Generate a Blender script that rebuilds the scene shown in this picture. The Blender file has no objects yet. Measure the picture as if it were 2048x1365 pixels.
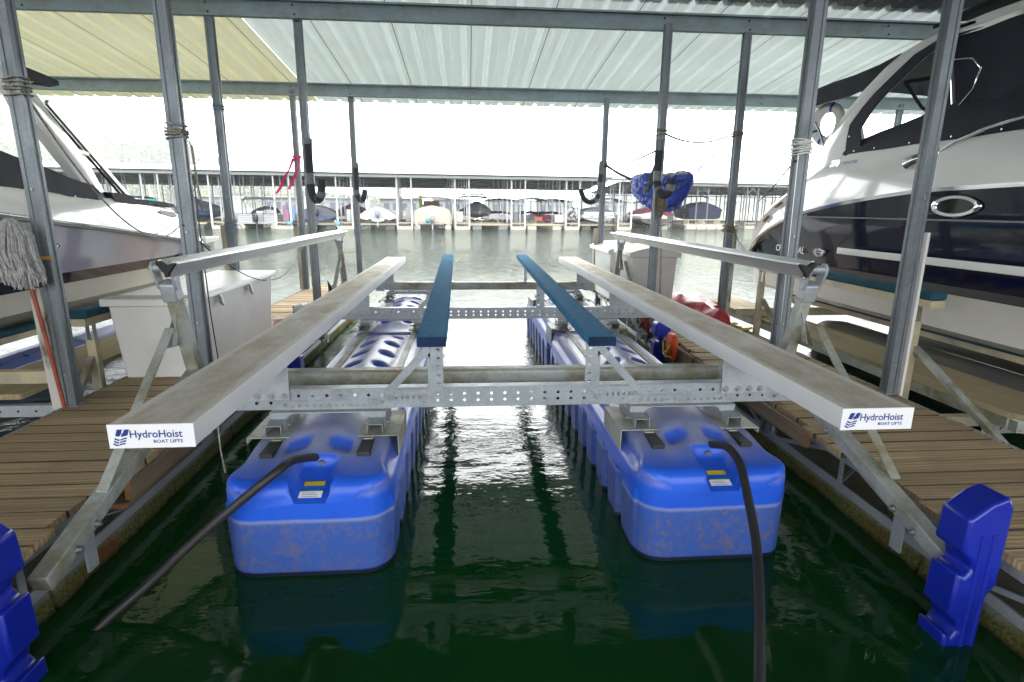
import bpy, bmesh, math, random
from mathutils import Vector, Matrix, noise
random.seed(7)
sc = bpy.context.scene
COL = sc.collection
R_ = math.radians

# ------------------------------------------------------------------ camera
cam_d = bpy.data.cameras.new("camera")
cam = bpy.data.objects.new("camera", cam_d); COL.objects.link(cam)
cam_d.sensor_width = 36.0; cam_d.lens = 1125.07/2048*36.0
cam_d.clip_start = 0.05; cam_d.clip_end = 3000
def cam_basis(yaw, pit, rol):
    cy, sy = math.cos(yaw), math.sin(yaw)
    f0 = Vector((sy, cy, 0)); r = Vector((cy, -sy, 0)); u0 = Vector((0, 0, 1))
    f = f0*math.cos(pit) - u0*math.sin(pit); u = u0*math.cos(pit) + f0*math.sin(pit)
    rr = r*math.cos(rol) + u*math.sin(rol); uu = u*math.cos(rol) - r*math.sin(rol)
    return rr, uu, f
rr, uu, ff = cam_basis(0.0782727, 0.231013, 0.00876522)
cam.matrix_world = Matrix(((rr.x, uu.x, -ff.x, 0), (rr.y, uu.y, -ff.y, 0), (rr.z, uu.z, -ff.z, 1.85), (0, 0, 0, 1)))
sc.camera = cam

# ------------------------------------------------------------------ sky, sun, exposure
SUN_EL, SUN_ROT = R_(42), R_(12)
world = bpy.data.worlds.new("World"); sc.world = world; world.use_nodes = True
nt = world.node_tree; bg = nt.nodes["Background"]
sky = nt.nodes.new("ShaderNodeTexSky"); sky.sky_type = 'NISHITA'; sky.sun_disc = False
sky.sun_elevation = SUN_EL; sky.sun_rotation = SUN_ROT; sky.air_density = 1.0; sky.dust_density = 4.0; sky.ozone_density = 1.0
hs = nt.nodes.new("ShaderNodeHueSaturation"); hs.inputs["Saturation"].default_value = 0.22
nt.links.new(sky.outputs[0], hs.inputs["Color"])
ov = nt.nodes.new("ShaderNodeMix"); ov.data_type = 'RGBA'; ov.inputs[0].default_value = .72      # bright, even overcast
ov.inputs[7].default_value = (9.5, 9.8, 10.0, 1); nt.links.new(hs.outputs[0], ov.inputs[6]); 
tcw = nt.nodes.new("ShaderNodeTexCoord"); sxyz = nt.nodes.new("ShaderNodeSeparateXYZ"); nt.links.new(tcw.outputs['Generated'], sxyz.inputs[0])
mr = nt.nodes.new("ShaderNodeMapRange"); mr.interpolation_type = 'SMOOTHSTEP'; mr.inputs['From Min'].default_value = .05; mr.inputs['From Max'].default_value = .85; mr.inputs['To Min'].default_value = 1.45; mr.inputs['To Max'].default_value = .85
nt.links.new(sxyz.outputs[2], mr.inputs['Value'])
# the cloud is brightest towards the veiled sun, out over the lake
my = nt.nodes.new("ShaderNodeMapRange"); my.interpolation_type = 'SMOOTHSTEP'; my.inputs['From Min'].default_value = -.1; my.inputs['From Max'].default_value = .95; my.inputs['To Min'].default_value = 0; my.inputs['To Max'].default_value = 1.5
mz = nt.nodes.new("ShaderNodeMapRange"); mz.interpolation_type = 'SMOOTHSTEP'; mz.inputs['From Min'].default_value = .85; mz.inputs['From Max'].default_value = .3; mz.inputs['To Min'].default_value = 0; mz.inputs['To Max'].default_value = 1
nt.links.new(sxyz.outputs[1], my.inputs['Value']); nt.links.new(sxyz.outputs[2], mz.inputs['Value'])
mm = nt.nodes.new("ShaderNodeMath"); mm.operation = 'MULTIPLY'; nt.links.new(my.outputs[0], mm.inputs[0]); nt.links.new(mz.outputs[0], mm.inputs[1])
ma = nt.nodes.new("ShaderNodeMath"); ma.operation = 'ADD'; nt.links.new(mm.outputs[0], ma.inputs[0]); nt.links.new(mr.outputs[0], ma.inputs[1]); mr = ma
vm = nt.nodes.new("ShaderNodeVectorMath"); vm.operation = 'SCALE'; nt.links.new(ov.outputs[2], vm.inputs[0]); nt.links.new(mr.outputs[0], vm.inputs['Scale']); nt.links.new(vm.outputs[0], bg.inputs["Color"])
bg.inputs["Strength"].default_value = 0.15
sd = bpy.data.lights.new("sun", 'SUN'); sd.energy = 0.6; sd.angle = R_(16); sd.color = (1, .96, .9)
so = bpy.data.objects.new("sun", sd); COL.objects.link(so)
_d = Vector((math.sin(SUN_ROT)*math.cos(SUN_EL), math.cos(SUN_ROT)*math.cos(SUN_EL), math.sin(SUN_EL)))
so.rotation_euler = (-_d).to_track_quat('-Z', 'Y').to_euler()
sc.view_settings.view_transform = 'Standard'; sc.view_settings.look = 'None'
sc.view_settings.exposure = 1.42; sc.view_settings.gamma = 1.0
try: sc.view_settings.use_curve_mapping = False
except Exception: pass
sc.render.engine = 'CYCLES'
cy = sc.cycles
cy.use_denoising = True
cy.max_bounces = 10; cy.diffuse_bounces = 6; cy.glossy_bounces = 5; cy.transmission_bounces = 4; cy.volume_bounces = 1
cy.transparent_max_bounces = 8
cy.sample_clamp_indirect = 20.0; cy.caustics_reflective = True; cy.caustics_refractive = False

# ------------------------------------------------------------------ helpers
def tag(o, label=None, cat=None, group=None, kind=None):
    if label: o['label'] = label
    if cat: o['category'] = cat
    if group: o['group'] = group
    if kind: o['kind'] = kind
    return o
def thing(name, loc, label, cat, group=None, rz=0.0):
    o = bpy.data.objects.new(name, None); COL.objects.link(o)
    o.location = loc; o.rotation_euler = (0, 0, rz); o.empty_display_size = .1
    return tag(o, label, cat, group)
def wloc(p):
    v = Vector((0, 0, 0))
    while p is not None: v += Vector(p.location); p = p.parent
    return v
def kids(o): return [c for c in bpy.data.objects if c.parent == o]
def dup(o, parent=None, loc=None, label=None, rz=None, group=None):
    c = o.copy(); COL.objects.link(c); c.parent = parent
    if loc is not None: c.location = loc
    if rz is not None: c.rotation_euler = (0, 0, rz)
    if label: c['label'] = label
    if group: c['group'] = group
    for k in kids(o): dup(k, c)
    return c
class MB:
    def __init__(s): s.v = []; s.f = []; s.m = []; s.att = None
    def add(s, vs, fs, m=0):
        b = len(s.v); s.v += [tuple(p) for p in vs]
        s.f += [tuple(b+i for i in f) for f in fs]; s.m += [m]*len(fs); return s
    def box(s, x0, x1, y0, y1, z0, z1, m=0):
        return s.add([(x0,y0,z0),(x1,y0,z0),(x1,y1,z0),(x0,y1,z0),(x0,y0,z1),(x1,y0,z1),(x1,y1,z1),(x0,y1,z1)],
                     [(3,2,1,0),(4,5,6,7),(0,1,5,4),(1,2,6,5),(2,3,7,6),(3,0,4,7)], m)
    def bar(s, p, q, w, h, up=(0,0,1), m=0, w2=None, h2=None):
        p = Vector(p); q = Vector(q); d = (q-p).normalized(); up = Vector(up)
        a = d.cross(up)
        if a.length < 1e-4: a = d.cross(Vector((1,0,0)))
        a.normalize(); b = a.cross(d).normalized(); w2 = w if w2 is None else w2; h2 = h if h2 is None else h2
        vs = []
        for c, ww, hh in ((p, w, h), (q, w2, h2)):
            for sa, sb in ((-1,-1),(1,-1),(1,1),(-1,1)): vs.append(c + a*ww*.5*sa + b*hh*.5*sb)
        return s.add(vs, [(3,2,1,0),(4,5,6,7),(0,1,5,4),(1,2,6,5),(2,3,7,6),(3,0,4,7)], m)
    def tube(s, pts, r, n=8, m=0, cap=True, sy=1.0):
        pts = [Vector(p) for p in pts]; rs = r if isinstance(r, (list, tuple)) else [r]*len(pts)
        rings = []; prev = None
        for i, p in enumerate(pts):
            d = (pts[min(i+1, len(pts)-1)] - pts[max(i-1, 0)]).normalized()
            if prev is None:
                u = d.cross(Vector((0,0,1)))
                if u.length < 1e-3: u = d.cross(Vector((1,0,0)))
            else: u = prev - d*prev.dot(d)
            u.normalize(); prev = u; w = d.cross(u)
            rings.append([p + (u*math.cos(2*math.pi*k/n) + w*sy*math.sin(2*math.pi*k/n))*rs[i] for k in range(n)])
        return s.loft(rings, m=m, cap=cap)
    def loft(s, rings, m=0, cap=True, closed=True):
        n = len(rings[0]); vs = [p for r in rings for p in r]; fs = []
        for i in range(len(rings)-1):
            for k in range(n if closed else n-1):
                k2 = (k+1) % n; fs.append((i*n+k, i*n+k2, (i+1)*n+k2, (i+1)*n+k))
        if cap and closed: fs.append(tuple(range(n))[::-1]); fs.append(tuple((len(rings)-1)*n+k for k in range(n)))
        return s.add(vs, fs, m)
    def prism(s, poly, ax, a, b, m=0):
        """poly: 2d points; ax 0: (y,z) extruded in x ; 1: (x,z) in y ; 2: (x,y) in z"""
        def P(p, t): return (t, p[0], p[1]) if ax == 0 else ((p[0], t, p[1]) if ax == 1 else (p[0], p[1], t))
        return s.loft([[P(p, a) for p in poly], [P(p, b) for p in poly]], m=m)
    def perf(s, x0, x1, z0, z1, y, holes, r, rz=None, m=0, t=.005):
        """thin plate in the xz-plane with real holes; holes: [(x,z)] on a regular grid"""
        rz = rz or r
        xs = sorted(set(round(h[0], 4) for h in holes)); zs = sorted(set(round(h[1], 4) for h in holes))
        if not xs: return s.box(x0, x1, y-t/2, y+t/2, z0, z1, m)
        bx = [x0] + [(a+b)/2 for a, b in zip(xs, xs[1:])] + [x1]; bz = [z0] + [(a+b)/2 for a, b in zip(zs, zs[1:])] + [z1]
        hs_ = set((round(a, 4), round(b, 4)) for a, b in holes)
        for i, cx in enumerate(xs):
            for j, cz in enumerate(zs):
                X0, X1, Z0, Z1 = bx[i], bx[i+1], bz[j], bz[j+1]
                if (cx, cz) not in hs_: s.add([(X0,y,Z0),(X1,y,Z0),(X1,y,Z1),(X0,y,Z1)], [(0,1,2,3)], m); continue
                o = [(X0,Z0),(cx,Z0),(X1,Z0),(X1,cz),(X1,Z1),(cx,Z1),(X0,Z1),(X0,cz)]
                inn = [(cx+r*math.cos(R_(a)), cz+rz*math.sin(R_(a))) for a in (225,270,315,0,45,90,135,180)]
                vs = [(a, y, b) for a, b in o] + [(a, y, b) for a, b in inn] + [(a, y+t, b) for a, b in inn]
                s.add(vs, [(k, (k+1) % 8, 8+(k+1) % 8, 8+k) for k in range(8)] + [(8+k, 8+(k+1) % 8, 16+(k+1) % 8, 16+k) for k in range(8)], m)
        return s
    def build(s, name, mats, parent=None, smooth=35, bevel=0, world=True, origin=None, sub=0):
        off = wloc(parent) if (parent is not None and world) else Vector((0,0,0))
        if origin is not None: off = Vector(origin)
        me = bpy.data.meshes.new(name)
        me.from_pydata([(p[0]-off.x, p[1]-off.y, p[2]-off.z) for p in s.v], [], s.f)
        for m in (mats if isinstance(mats, (list, tuple)) else [mats]): me.materials.append(m)
        me.polygons.foreach_set('material_index', s.m)
        bm = bmesh.new(); bm.from_mesh(me); bmesh.ops.recalc_face_normals(bm, faces=bm.faces)
        if smooth:
            a = R_(smooth)
            for f in bm.faces: f.smooth = True
            for e in bm.edges: e.smooth = not (len(e.link_faces) != 2 or e.calc_face_angle(0) > a)
        bm.to_mesh(me); bm.free()
        if s.att:
            at = me.attributes.new('clean', 'FLOAT', 'POINT'); at.data.foreach_set('value', s.att)
        o = bpy.data.objects.new(name, me); COL.objects.link(o); o.parent = parent
        if origin is not None and parent is None: o.location = origin
        if bevel:
            b = o.modifiers.new('bevel', 'BEVEL'); b.width = bevel; b.segments = 2; b.limit_method = 'ANGLE'; b.angle_limit = R_(40)
        if sub:
            q = o.modifiers.new('sub', 'SUBSURF'); q.levels = sub; q.render_levels = sub
        return o
def text_mb(txt, size, bold=0.0, shear=0.0, sx=1.0):
    """flat lettering as a list of (x,z) verts + faces, left-bottom origin"""
    cu = bpy.data.curves.new('t', 'FONT'); cu.body = txt; cu.size = size; cu.offset = bold; cu.shear = shear; cu.resolution_u = 3
    o = bpy.data.objects.new('t', cu); COL.objects.link(o)
    bpy.context.view_layer.update()
    dg = bpy.context.evaluated_depsgraph_get(); me = bpy.data.meshes.new_from_object(o.evaluated_get(dg))
    vs = [(v.co.x*sx, v.co.y) for v in me.vertices]; fs = [tuple(p.vertices) for p in me.polygons]
    bpy.data.objects.remove(o); bpy.data.curves.remove(cu); bpy.data.meshes.remove(me)
    return vs, fs
def sm(a, b, x):
    t = max(0., min(1., (x-a)/(b-a))); return t*t*(3-2*t)

# ------------------------------------------------------------------ materials
class NG:
    def __init__(s, name):
        s.m = bpy.data.materials.new(name); s.m.use_nodes = True; s.t = s.m.node_tree; s.n = s.t.nodes
        s.b = s.n['Principled BSDF']; s.tc = s.n.new('ShaderNodeTexCoord')
    def L(s, a, b): s.t.links.new(a, b)
    def mapc(s, scale=(1,1,1), src='Object', loc=(0,0,0)):
        m = s.n.new('ShaderNodeMapping'); m.inputs['Scale'].default_value = scale; m.inputs['Location'].default_value = loc
        s.L(s.tc.outputs[src], m.inputs['Vector']); return m.outputs[0]
    def noise(s, vec, scale=5, detail=4, rough=.55, dist=0):
        n = s.n.new('ShaderNodeTexNoise'); n.inputs['Scale'].default_value = scale; n.inputs['Detail'].default_value = detail
        n.inputs['Roughness'].default_value = rough; n.inputs['Distortion'].default_value = dist; s.L(vec, n.inputs['Vector']); return n.outputs['Fac']
    def vor(s, vec, scale=5, feat='F1', out='Color'):
        n = s.n.new('ShaderNodeTexVoronoi'); n.inputs['Scale'].default_value = scale; n.feature = feat; s.L(vec, n.inputs['Vector']); return n.outputs[out]
    def ramp(s, fac, a, b, lo=0., hi=1.):
        n = s.n.new('ShaderNodeMapRange'); n.inputs['From Min'].default_value = a; n.inputs['From Max'].default_value = b
        n.inputs['To Min'].default_value = lo; n.inputs['To Max'].default_value = hi; s.L(fac, n.inputs['Value']); return n.outputs[0]
    def math(s, op, a, b=None):
        n = s.n.new('ShaderNodeMath'); n.operation = op
        for i, x in enumerate((a, b)):
            if x is None: continue
            if isinstance(x, (int, float)): n.inputs[i].default_value = x
            else: s.L(x, n.inputs[i])
        return n.outputs[0]
    def mix(s, fac, c1, c2):
        n = s.n.new('ShaderNodeMix'); n.data_type = 'RGBA'
        if isinstance(fac, (int, float)): n.inputs[0].default_value = fac
        else: s.L(fac, n.inputs[0])
        for i, c in ((6, c1), (7, c2)):
            if isinstance(c, tuple): n.inputs[i].default_value = (*c, 1) if len(c) == 3 else c
            else: s.L(c, n.inputs[i])
        return n.outputs[2]
    def sep(s, vec):
        n = s.n.new('ShaderNodeSeparateXYZ'); s.L(vec, n.inputs[0]); return n.outputs
    def bump(s, h, strength=.3, dist=.01):
        n = s.n.new('ShaderNodeBump'); n.inputs['Strength'].default_value = strength; n.inputs['Distance'].default_value = dist
        s.L(h, n.inputs['Height']); s.L(n.outputs[0], s.b.inputs['Normal']); return n
    def fin(s, col, rough=.5, metal=0., spec=.5, coat=0.):
        if isinstance(col, tuple): s.b.inputs['Base Color'].default_value = (*col, 1)
        else: s.L(col, s.b.inputs['Base Color'])
        if isinstance(rough, (int, float)): s.b.inputs['Roughness'].default_value = rough
        else: s.L(rough, s.b.inputs['Roughness'])
        s.b.inputs['Metallic'].default_value = metal; s.b.inputs['Specular IOR Level'].default_value = spec
        s.b.inputs['Coat Weight'].default_value = coat; s.b.inputs['Coat Roughness'].default_value = .06
        return s.m
def simple(name, c, rough=.5, metal=0., var=.12, scale=6., bump=0., bs=60., spec=.5, coat=0., stretch=(1,1,1), c2=None, lo=.35, hi=.7):
    g = NG(name); v = g.mapc(stretch)
    n = g.noise(v, scale, 5, .6)
    c2 = c2 or tuple(x*(1-var*2) for x in c)
    col = g.mix(g.ramp(n, lo, hi), c, c2)
    if bump: g.bump(g.noise(v, bs, 3), bump, .004)
    return g.fin(col, rough, metal, spec, coat)
M = {}
# hot-dip galvanised steel: spangle and dull patches
def galv(name, c, c2, stain=None, metal=.55, rough=.48):
    g = NG(name); v = g.mapc((1,1,1))
    sp = g.vor(v, 90, out='Color'); bw = g.n.new('ShaderNodeRGBToBW'); g.L(sp, bw.inputs[0])
    n = g.noise(v, 7, 6, .65); f = g.math('ADD', g.math('MULTIPLY', bw.outputs[0], .45), g.math('MULTIPLY', g.ramp(n, .3, .7), .6))
    col = g.mix(f, c, c2)
    if stain:
        st = g.noise(g.mapc((1,1,1), loc=(3,1,7)), 3.2, 7, .7)
        col = g.mix(g.ramp(st, .42, .66), col, stain)
    rv = g.ramp(n, .3, .7, rough-.1, rough+.14)
    g.bump(g.noise(v, 120, 3), .12, .002)
    return g.fin(col, rv, metal)
M['galv'] = galv('galvanised_steel', (.36,.39,.41), (.52,.56,.58))
M['galv_new'] = galv('bright_galvanised_steel', (.25,.28,.30), (.44,.475,.495), metal=.5)
M['galv_old'] = galv('stained_galvanised_steel', (.33,.36,.35), (.48,.50,.46), stain=(.21,.18,.085), metal=.3, rough=.55)
M['galv_post'] = galv('post_steel', (.12,.14,.155), (.25,.28,.30), stain=(.15,.17,.185), metal=.4, rough=.42)
M['beam'] = galv('beam_steel', (.20,.26,.29), (.32,.39,.42), stain=(.22,.24,.23), metal=.4, rough=.5)
M['tan_steel'] = galv('lift_steel_tan', (.50,.44,.30), (.60,.50,.31), stain=(.34,.33,.26), metal=.25, rough=.55)
M['alu'] = simple('brushed_aluminium', (.62,.62,.63), .34, .85, .06, 20, stretch=(1,.05,1))
M['bolt'] = simple('zinc_bolt', (.42,.43,.43), .4, .8)
M['brass'] = simple('brass_pin', (.6,.42,.16), .35, .9)
M['chrome'] = simple('polished_stainless', (.75,.76,.78), .12, 1.0, .02)
M['black'] = simple('black_rubber', (.022,.022,.024), .5, bump=.15, bs=120)
M['foam'] = simple('black_foam', (.03,.032,.04), .75, bump=.3, bs=90)
M['tape'] = simple('grey_duct_tape', (.17,.18,.19), .45, .1, .25, 25, bump=.5, bs=30)
M['white'] = simple('white_plastic', (.74,.73,.71), .45, 0, .06, 3, c2=(.66,.64,.60), bump=.02, bs=4)
M['white_label'] = simple('white_decal', (.86,.86,.87), .35, 0, .01)
M['logo_blue'] = simple('decal_blue', (.022,.04,.26), .35, 0, .02)
M['dark'] = simple('near_black', (.015,.016,.018), .7)  # plain near-black, used for bolts and rail ends too
M['rope'] = simple('weathered_rope', (.42,.39,.33), .9, 0, .35, 40, bump=.8, bs=160)
M['rope_tan'] = simple('frayed_tan_rope', (.30,.23,.14), .95, 0, .35, 40, bump=.8, bs=160)
M['rope_blue'] = simple('blue_white_rope', (.05,.12,.20), .85, 0, .3, 130, c2=(.42,.45,.46), bump=.8, bs=160)
M['cord'] = simple('thin_cord', (.09,.09,.09), .85, 0, .3, 60)
M['red'] = simple('red_nylon', (.55,.012,.02), .38, 0, .3, 9, bump=.6, bs=18)
M['yellow'] = simple('yellow_webbing', (.62,.5,.02), .6, 0, .2)
M['orange'] = simple('orange_fabric', (.72,.09,.015), .6, 0, .2)
M['pink'] = simple('pink_ribbon', (.85,.04,.20), .55, 0, .1)
M['blue_nylon'] = simple('royal_blue_nylon', (.012,.055,.42), .42, 0, .35, 7, bump=.9, bs=24)
M['pole_red'] = simple('orange_red_handle', (.36,.07,.03), .45, 0, .25, 15)
M['mop'] = simple('mop_yarn', (.50,.49,.48), .95, 0, .25, 30, bump=.6, bs=80)
M['navy'] = simple('navy_canvas', (.010,.012,.028), .72, 0, .3, 5, bump=.35, bs=9)
M['charcoal'] = simple('charcoal_canvas', (.055,.058,.07), .8, 0, .2, 4, bump=.5, bs=7)
M['gel_white'] = simple('white_gelcoat', (.76,.75,.72), .12, 0, .02, 1.5, coat=.6, bump=.05, bs=1.5)
M['gel_cream'] = simple('cream_gelcoat', (.72,.70,.62), .18, 0, .03, 1.5, coat=.5)
M['gel_navy'] = simple('navy_gelcoat', (.004,.006,.022), .06, 0, .02, 1.5, coat=.0, spec=.55, bump=.04, bs=2.2)
M['gel_purple'] = simple('plum_grey_gelcoat', (.29,.275,.35), .09, 0, .05, 1.5, coat=.7, bump=.04, bs=2.0)
M['hull_white'] = simple('bottom_white', (.66,.64,.60), .3, 0, .08, 1.2, c2=(.60,.57,.48))
M['rubber_trim'] = simple('dark_rub_rail', (.05,.05,.055), .35)
def carpet():
    g = NG('blue_bunk_carpet'); v = g.mapc((1,1,1))
    a = g.noise(g.mapc((2.2,14,2.2)), 6, 6, .75, 1.2); b = g.noise(v, 5, 6, .75, .5)
    col = g.mix(g.ramp(a, .36, .66), (.011,.110,.225), (.032,.26,.50))
    col = g.mix(g.ramp(b, .64, .74), col, (.12,.08,.04))
    f = g.noise(v, 260, 2); g.bump(g.math('ADD', f, g.math('MULTIPLY', a, 1.2)), .9, .006)
    return g.fin(col, .92, 0, .2)
M['carpet'] = carpet()
M['carpet_dark'] = simple('dark_teal_carpet', (.007,.055,.085), .95, 0, .3, 9, bump=.7, bs=80, c2=(.012,.085,.12))  # darker carpet for the bunks of the neighbouring lifts
M['carpet_end'] = simple('dark_carpet_fold', (.006,.028,.085), .95, 0, .3, 14, bump=.8, bs=70)
def walktop():
    g = NG('dirty_anti_slip_deck'); v = g.mapc((1,1,1))
    a = g.noise(g.mapc((1,.45,1)), 4.2, 8, .7); tex = g.vor(v, 190, 'F1', 'Distance')
    x = g.n.new('ShaderNodeSeparateXYZ'); g.L(g.tc.outputs['Generated'], x.inputs[0])
    e = g.math('ABSOLUTE', g.math('SUBTRACT', x.outputs[0], .5))            # dirt is walked clean at the edges
    f = g.math('SUBTRACT', g.ramp(a, .36, .62, .05, 1.0), g.ramp(e, .33, .5))
    f2 = g.math('MULTIPLY', f, g.ramp(tex, .1, .5, 1.0, .75))
    col = g.mix(g.math('MAXIMUM', f2, 0.0), (.63,.61,.55), (.37,.27,.14))
    fine = g.noise(v, 60, 4, .7); col = g.mix(g.ramp(fine, .45, .8, 0, .45), col, (.42,.39,.33)); gr = g.noise(v, 240, 2, .8); col = g.mix(g.math('MULTIPLY', g.ramp(gr, .48, .60), g.math('MULTIPLY', g.math('MAXIMUM', f, 0.0), .6)), col, (.22,.15,.07))
    g.bump(tex, .5, .003)
    return g.fin(col, .75)
M['walktop'] = walktop()
M['walkside'] = simple('white_board_side', (.72,.72,.73), .35, 0, .04, 3)
def planks(name, c_lo, c_mid, c_dark, pitch, y0, axis=1, wet=0.):
    """weathered deck boards; grain runs across the walking direction"""
    g = NG(name); s = g.sep(g.tc.outputs['Object'])
    along, across = (s[0], s[1]) if axis == 1 else (s[1], s[0])
    idx = g.math('FLOOR', g.math('DIVIDE', g.math('SUBTRACT', across, y0), pitch))
    wn = g.n.new('ShaderNodeTexWhiteNoise'); wn.noise_dimensions = '1D'; g.L(idx, wn.inputs['W'])
    cb = g.n.new('ShaderNodeCombineXYZ')
    g.L(g.math('ADD', g.math('MULTIPLY', along, .55), g.math('MULTIPLY', wn.outputs[0], 60)), cb.inputs[0])
    g.L(g.math('MULTIPLY', across, 9.0), cb.inputs[1]); g.L(g.math('MULTIPLY', s[2], 9.0), cb.inputs[2])
    wv = g.n.new('ShaderNodeTexWave'); wv.wave_type = 'BANDS'; wv.bands_direction = 'Y'; wv.inputs['Scale'].default_value = 1.15
    wv.inputs['Distortion'].default_value = 9.5; wv.inputs['Detail'].default_value = 3; wv.inputs['Detail Scale'].default_value = .8
    g.L(cb.outputs[0], wv.inputs['Vector'])
    n = g.noise(cb.outputs[0], 2.0, 6, .7)
    col = g.mix(g.ramp(wv.outputs['Fac'], .25, .95), c_mid, c_lo)
    col = g.mix(g.ramp(n, .45, .75, 0, .65), col, c_dark)
    col = g.mix(g.math('MULTIPLY', wn.outputs[0], .75), col, tuple(x*.55 for x in c_mid))
    big = g.noise(g.tc.outputs['Object'], 1.6, 5, .65)
    col = g.mix(g.ramp(big, .5, .72, 0, .5), col, tuple(x*.6 for x in c_mid))
    g.bump(g.math('ADD', wv.outputs['Fac'], n), .35, .004)
    return g.fin(col, .82, 0, .25)
M['deck'] = planks('weathered_deck_boards', (.60,.465,.28), (.42,.305,.17), (.10,.064,.036), .1455, -6.0115)
M['board_edge'] = simple('gap_shade_board_side', (.075,.052,.034), .9, 0, .3, 12)  # board sides darkened: the shade of the gaps is in the colour
M['plank_y'] = planks('pale_treated_plank', (.50,.42,.26), (.40,.32,.18), (.20,.16,.09), .29, 0, axis=0)
M['board'] = planks('wood_beam', (.34,.26,.17), (.25,.185,.115), (.11,.08,.05), .6, 0, axis=0)
M['board_end'] = simple('cut_wood_end', (.30,.15,.06), .85, 0, .3, 20)
M['old_wood'] = simple('flaking_white_board', (.50,.47,.42), .85, 0, .4, 9, stretch=(1,1,.35), c2=(.16,.12,.09), lo=.5, hi=.62)
M['pale_wood'] = simple('pale_fender_board', (.55,.50,.42), .8, 0, .3, 6, stretch=(3,3,.4), c2=(.30,.22,.14))
def mossy():
    g = NG('mossy_concrete'); v = g.mapc((1,1,1)); s = g.sep(g.tc.outputs['Object'])
    n = g.noise(v, 5, 7, .7); n2 = g.noise(v, 60, 4, .7)
    zz = g.math('ADD', s[2], g.math('MULTIPLY', g.math('SUBTRACT', n, .5), .10))
    conc = g.mix(n2, (.42,.40,.34), (.25,.23,.19))
    moss = g.mix(g.ramp(n2, .35, .7), (.04,.055,.012), (.26,.26,.07))
    rust = g.noise(g.mapc((1,1,1), loc=(9,2,4)), 2.3, 4); moss = g.mix(g.ramp(rust, .52, .68), moss, (.18,.08,.02))
    col = g.mix(g.ramp(zz, .115, .075), conc, moss)
    col = g.mix(g.ramp(s[2], .03, .0), col, (.012,.014,.008))
    spk = g.noise(v, 150, 3, .8); col = g.mix(g.ramp(spk, .60, .72, 0, .7), col, (.40,.38,.22)); g.bump(g.math('ADD', g.noise(v, 28, 5, .8), n2), 1.0, .035); return g.fin(col, .95, 0, .2)
M['mossy'] = mossy()
def tankmat():
    g = NG('blue_rotomoulded_plastic'); v = g.mapc((1,1,1)); s = g.sep(g.tc.outputs['Object'])
    at = g.n.new('ShaderNodeAttribute'); at.attribute_name = 'clean'
    n = g.noise(v, 4, 6, .65); base = g.mix(g.ramp(n, .3, .7), (.014,.088,.60), (.022,.12,.70))
    dust = g.ramp(n, .25, .6, .50, .85)
    dusty = g.mix(dust, base, (.33,.34,.43))
    col = g.mix(at.outputs['Fac'], dusty, base)
    # algae below the line where the tank sits when the lift is down
    n3 = g.noise(v, 26, 8, .8, .5); n4 = g.noise(v, 4.5, 5, .65)
    zl = g.math('ADD', s[2], g.math('MULTIPLY', g.math('SUBTRACT', g.noise(v, 3, 3), .5), .03))
    low = g.ramp(zl, .315, .30)
    film = g.mix(g.math('MULTIPLY', low, .60), col, (.05,.10,.24))
    spot = g.math('MULTIPLY', g.ramp(n3, .47, .60), g.ramp(n4, .36, .56)); spot = g.math('MULTIPLY', spot, low)
    film = g.mix(g.math('MULTIPLY', spot, .62), film, (.22,.15,.055))
    line = g.math('MULTIPLY', g.ramp(zl, .29, .305), g.ramp(zl, .322, .31)); film = g.mix(g.math('MULTIPLY', line, .35), film, (.45,.5,.6))
    wet = g.ramp(s[2], .028, .018); film = g.mix(wet, film, (.004,.008,.03))
    g.bump(g.noise(v, 90, 3), .08, .003)
    return g.fin(film, g.ramp(low, 0, 1, .36, .5), 0, .45)
M['tank'] = tankmat()
M['blue_plastic'] = simple('glossy_blue_plastic', (.008,.022,.36), .28, 0, .12, 5, coat=.1, bump=.05, bs=30)
M['faded_tank'] = simple('faded_blue_tank', (.05,.10,.42), .45, 0, .3, 4, stretch=(1,.3,1), c2=(.34,.35,.44))
def roofmat(name, c, c2, trans=0.):
    g = NG(name); v = g.mapc((5,.35,1)); n = g.noise(v, 1.4, 6, .6); big = g.noise(g.mapc((1,1,1)), .9, 3)
    col = g.mix(g.ramp(n, .35, .7), c, c2); col = g.mix(g.ramp(big, .4, .7, 0, .35), col, tuple(x*.86 for x in c2))
    fr = g.math('FRACT', g.math('ADD', g.sep(g.tc.outputs['Object'])[0], 15.0-.06)); col = g.mix(g.math('MULTIPLY', g.math('LESS_THAN', fr, .012), .8), col, (.04,.04,.04))
    m = g.fin(col, .55, 0, .3)
    if trans:  # translucency added so sky light through the sheets brightens the slips below
        tr = g.n.new('ShaderNodeBsdfTranslucent'); g.L(col, tr.inputs[0]); mx = g.n.new('ShaderNodeMixShader'); mx.inputs[0].default_value = trans
        out = [x for x in g.n if x.type == 'OUTPUT_MATERIAL'][0]
        g.L(g.b.outputs[0], mx.inputs[1]); g.L(tr.outputs[0], mx.inputs[2]); g.L(mx.outputs[0], out.inputs[0])
    return m
M['roof'] = roofmat('white_roof_sheet', (.80,.86,.84), (.72,.79,.77), .125)
M['roof_o'] = roofmat('grey_white_roof_sheet', (.30,.34,.34), (.22,.26,.26))
M['roof_y'] = roofmat('yellowed_roof_sheet', (.90,.87,.64), (.86,.82,.56), .10)
M['roof_far'] = simple('pale_roof_sheet', (.70,.71,.72), .5)
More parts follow.
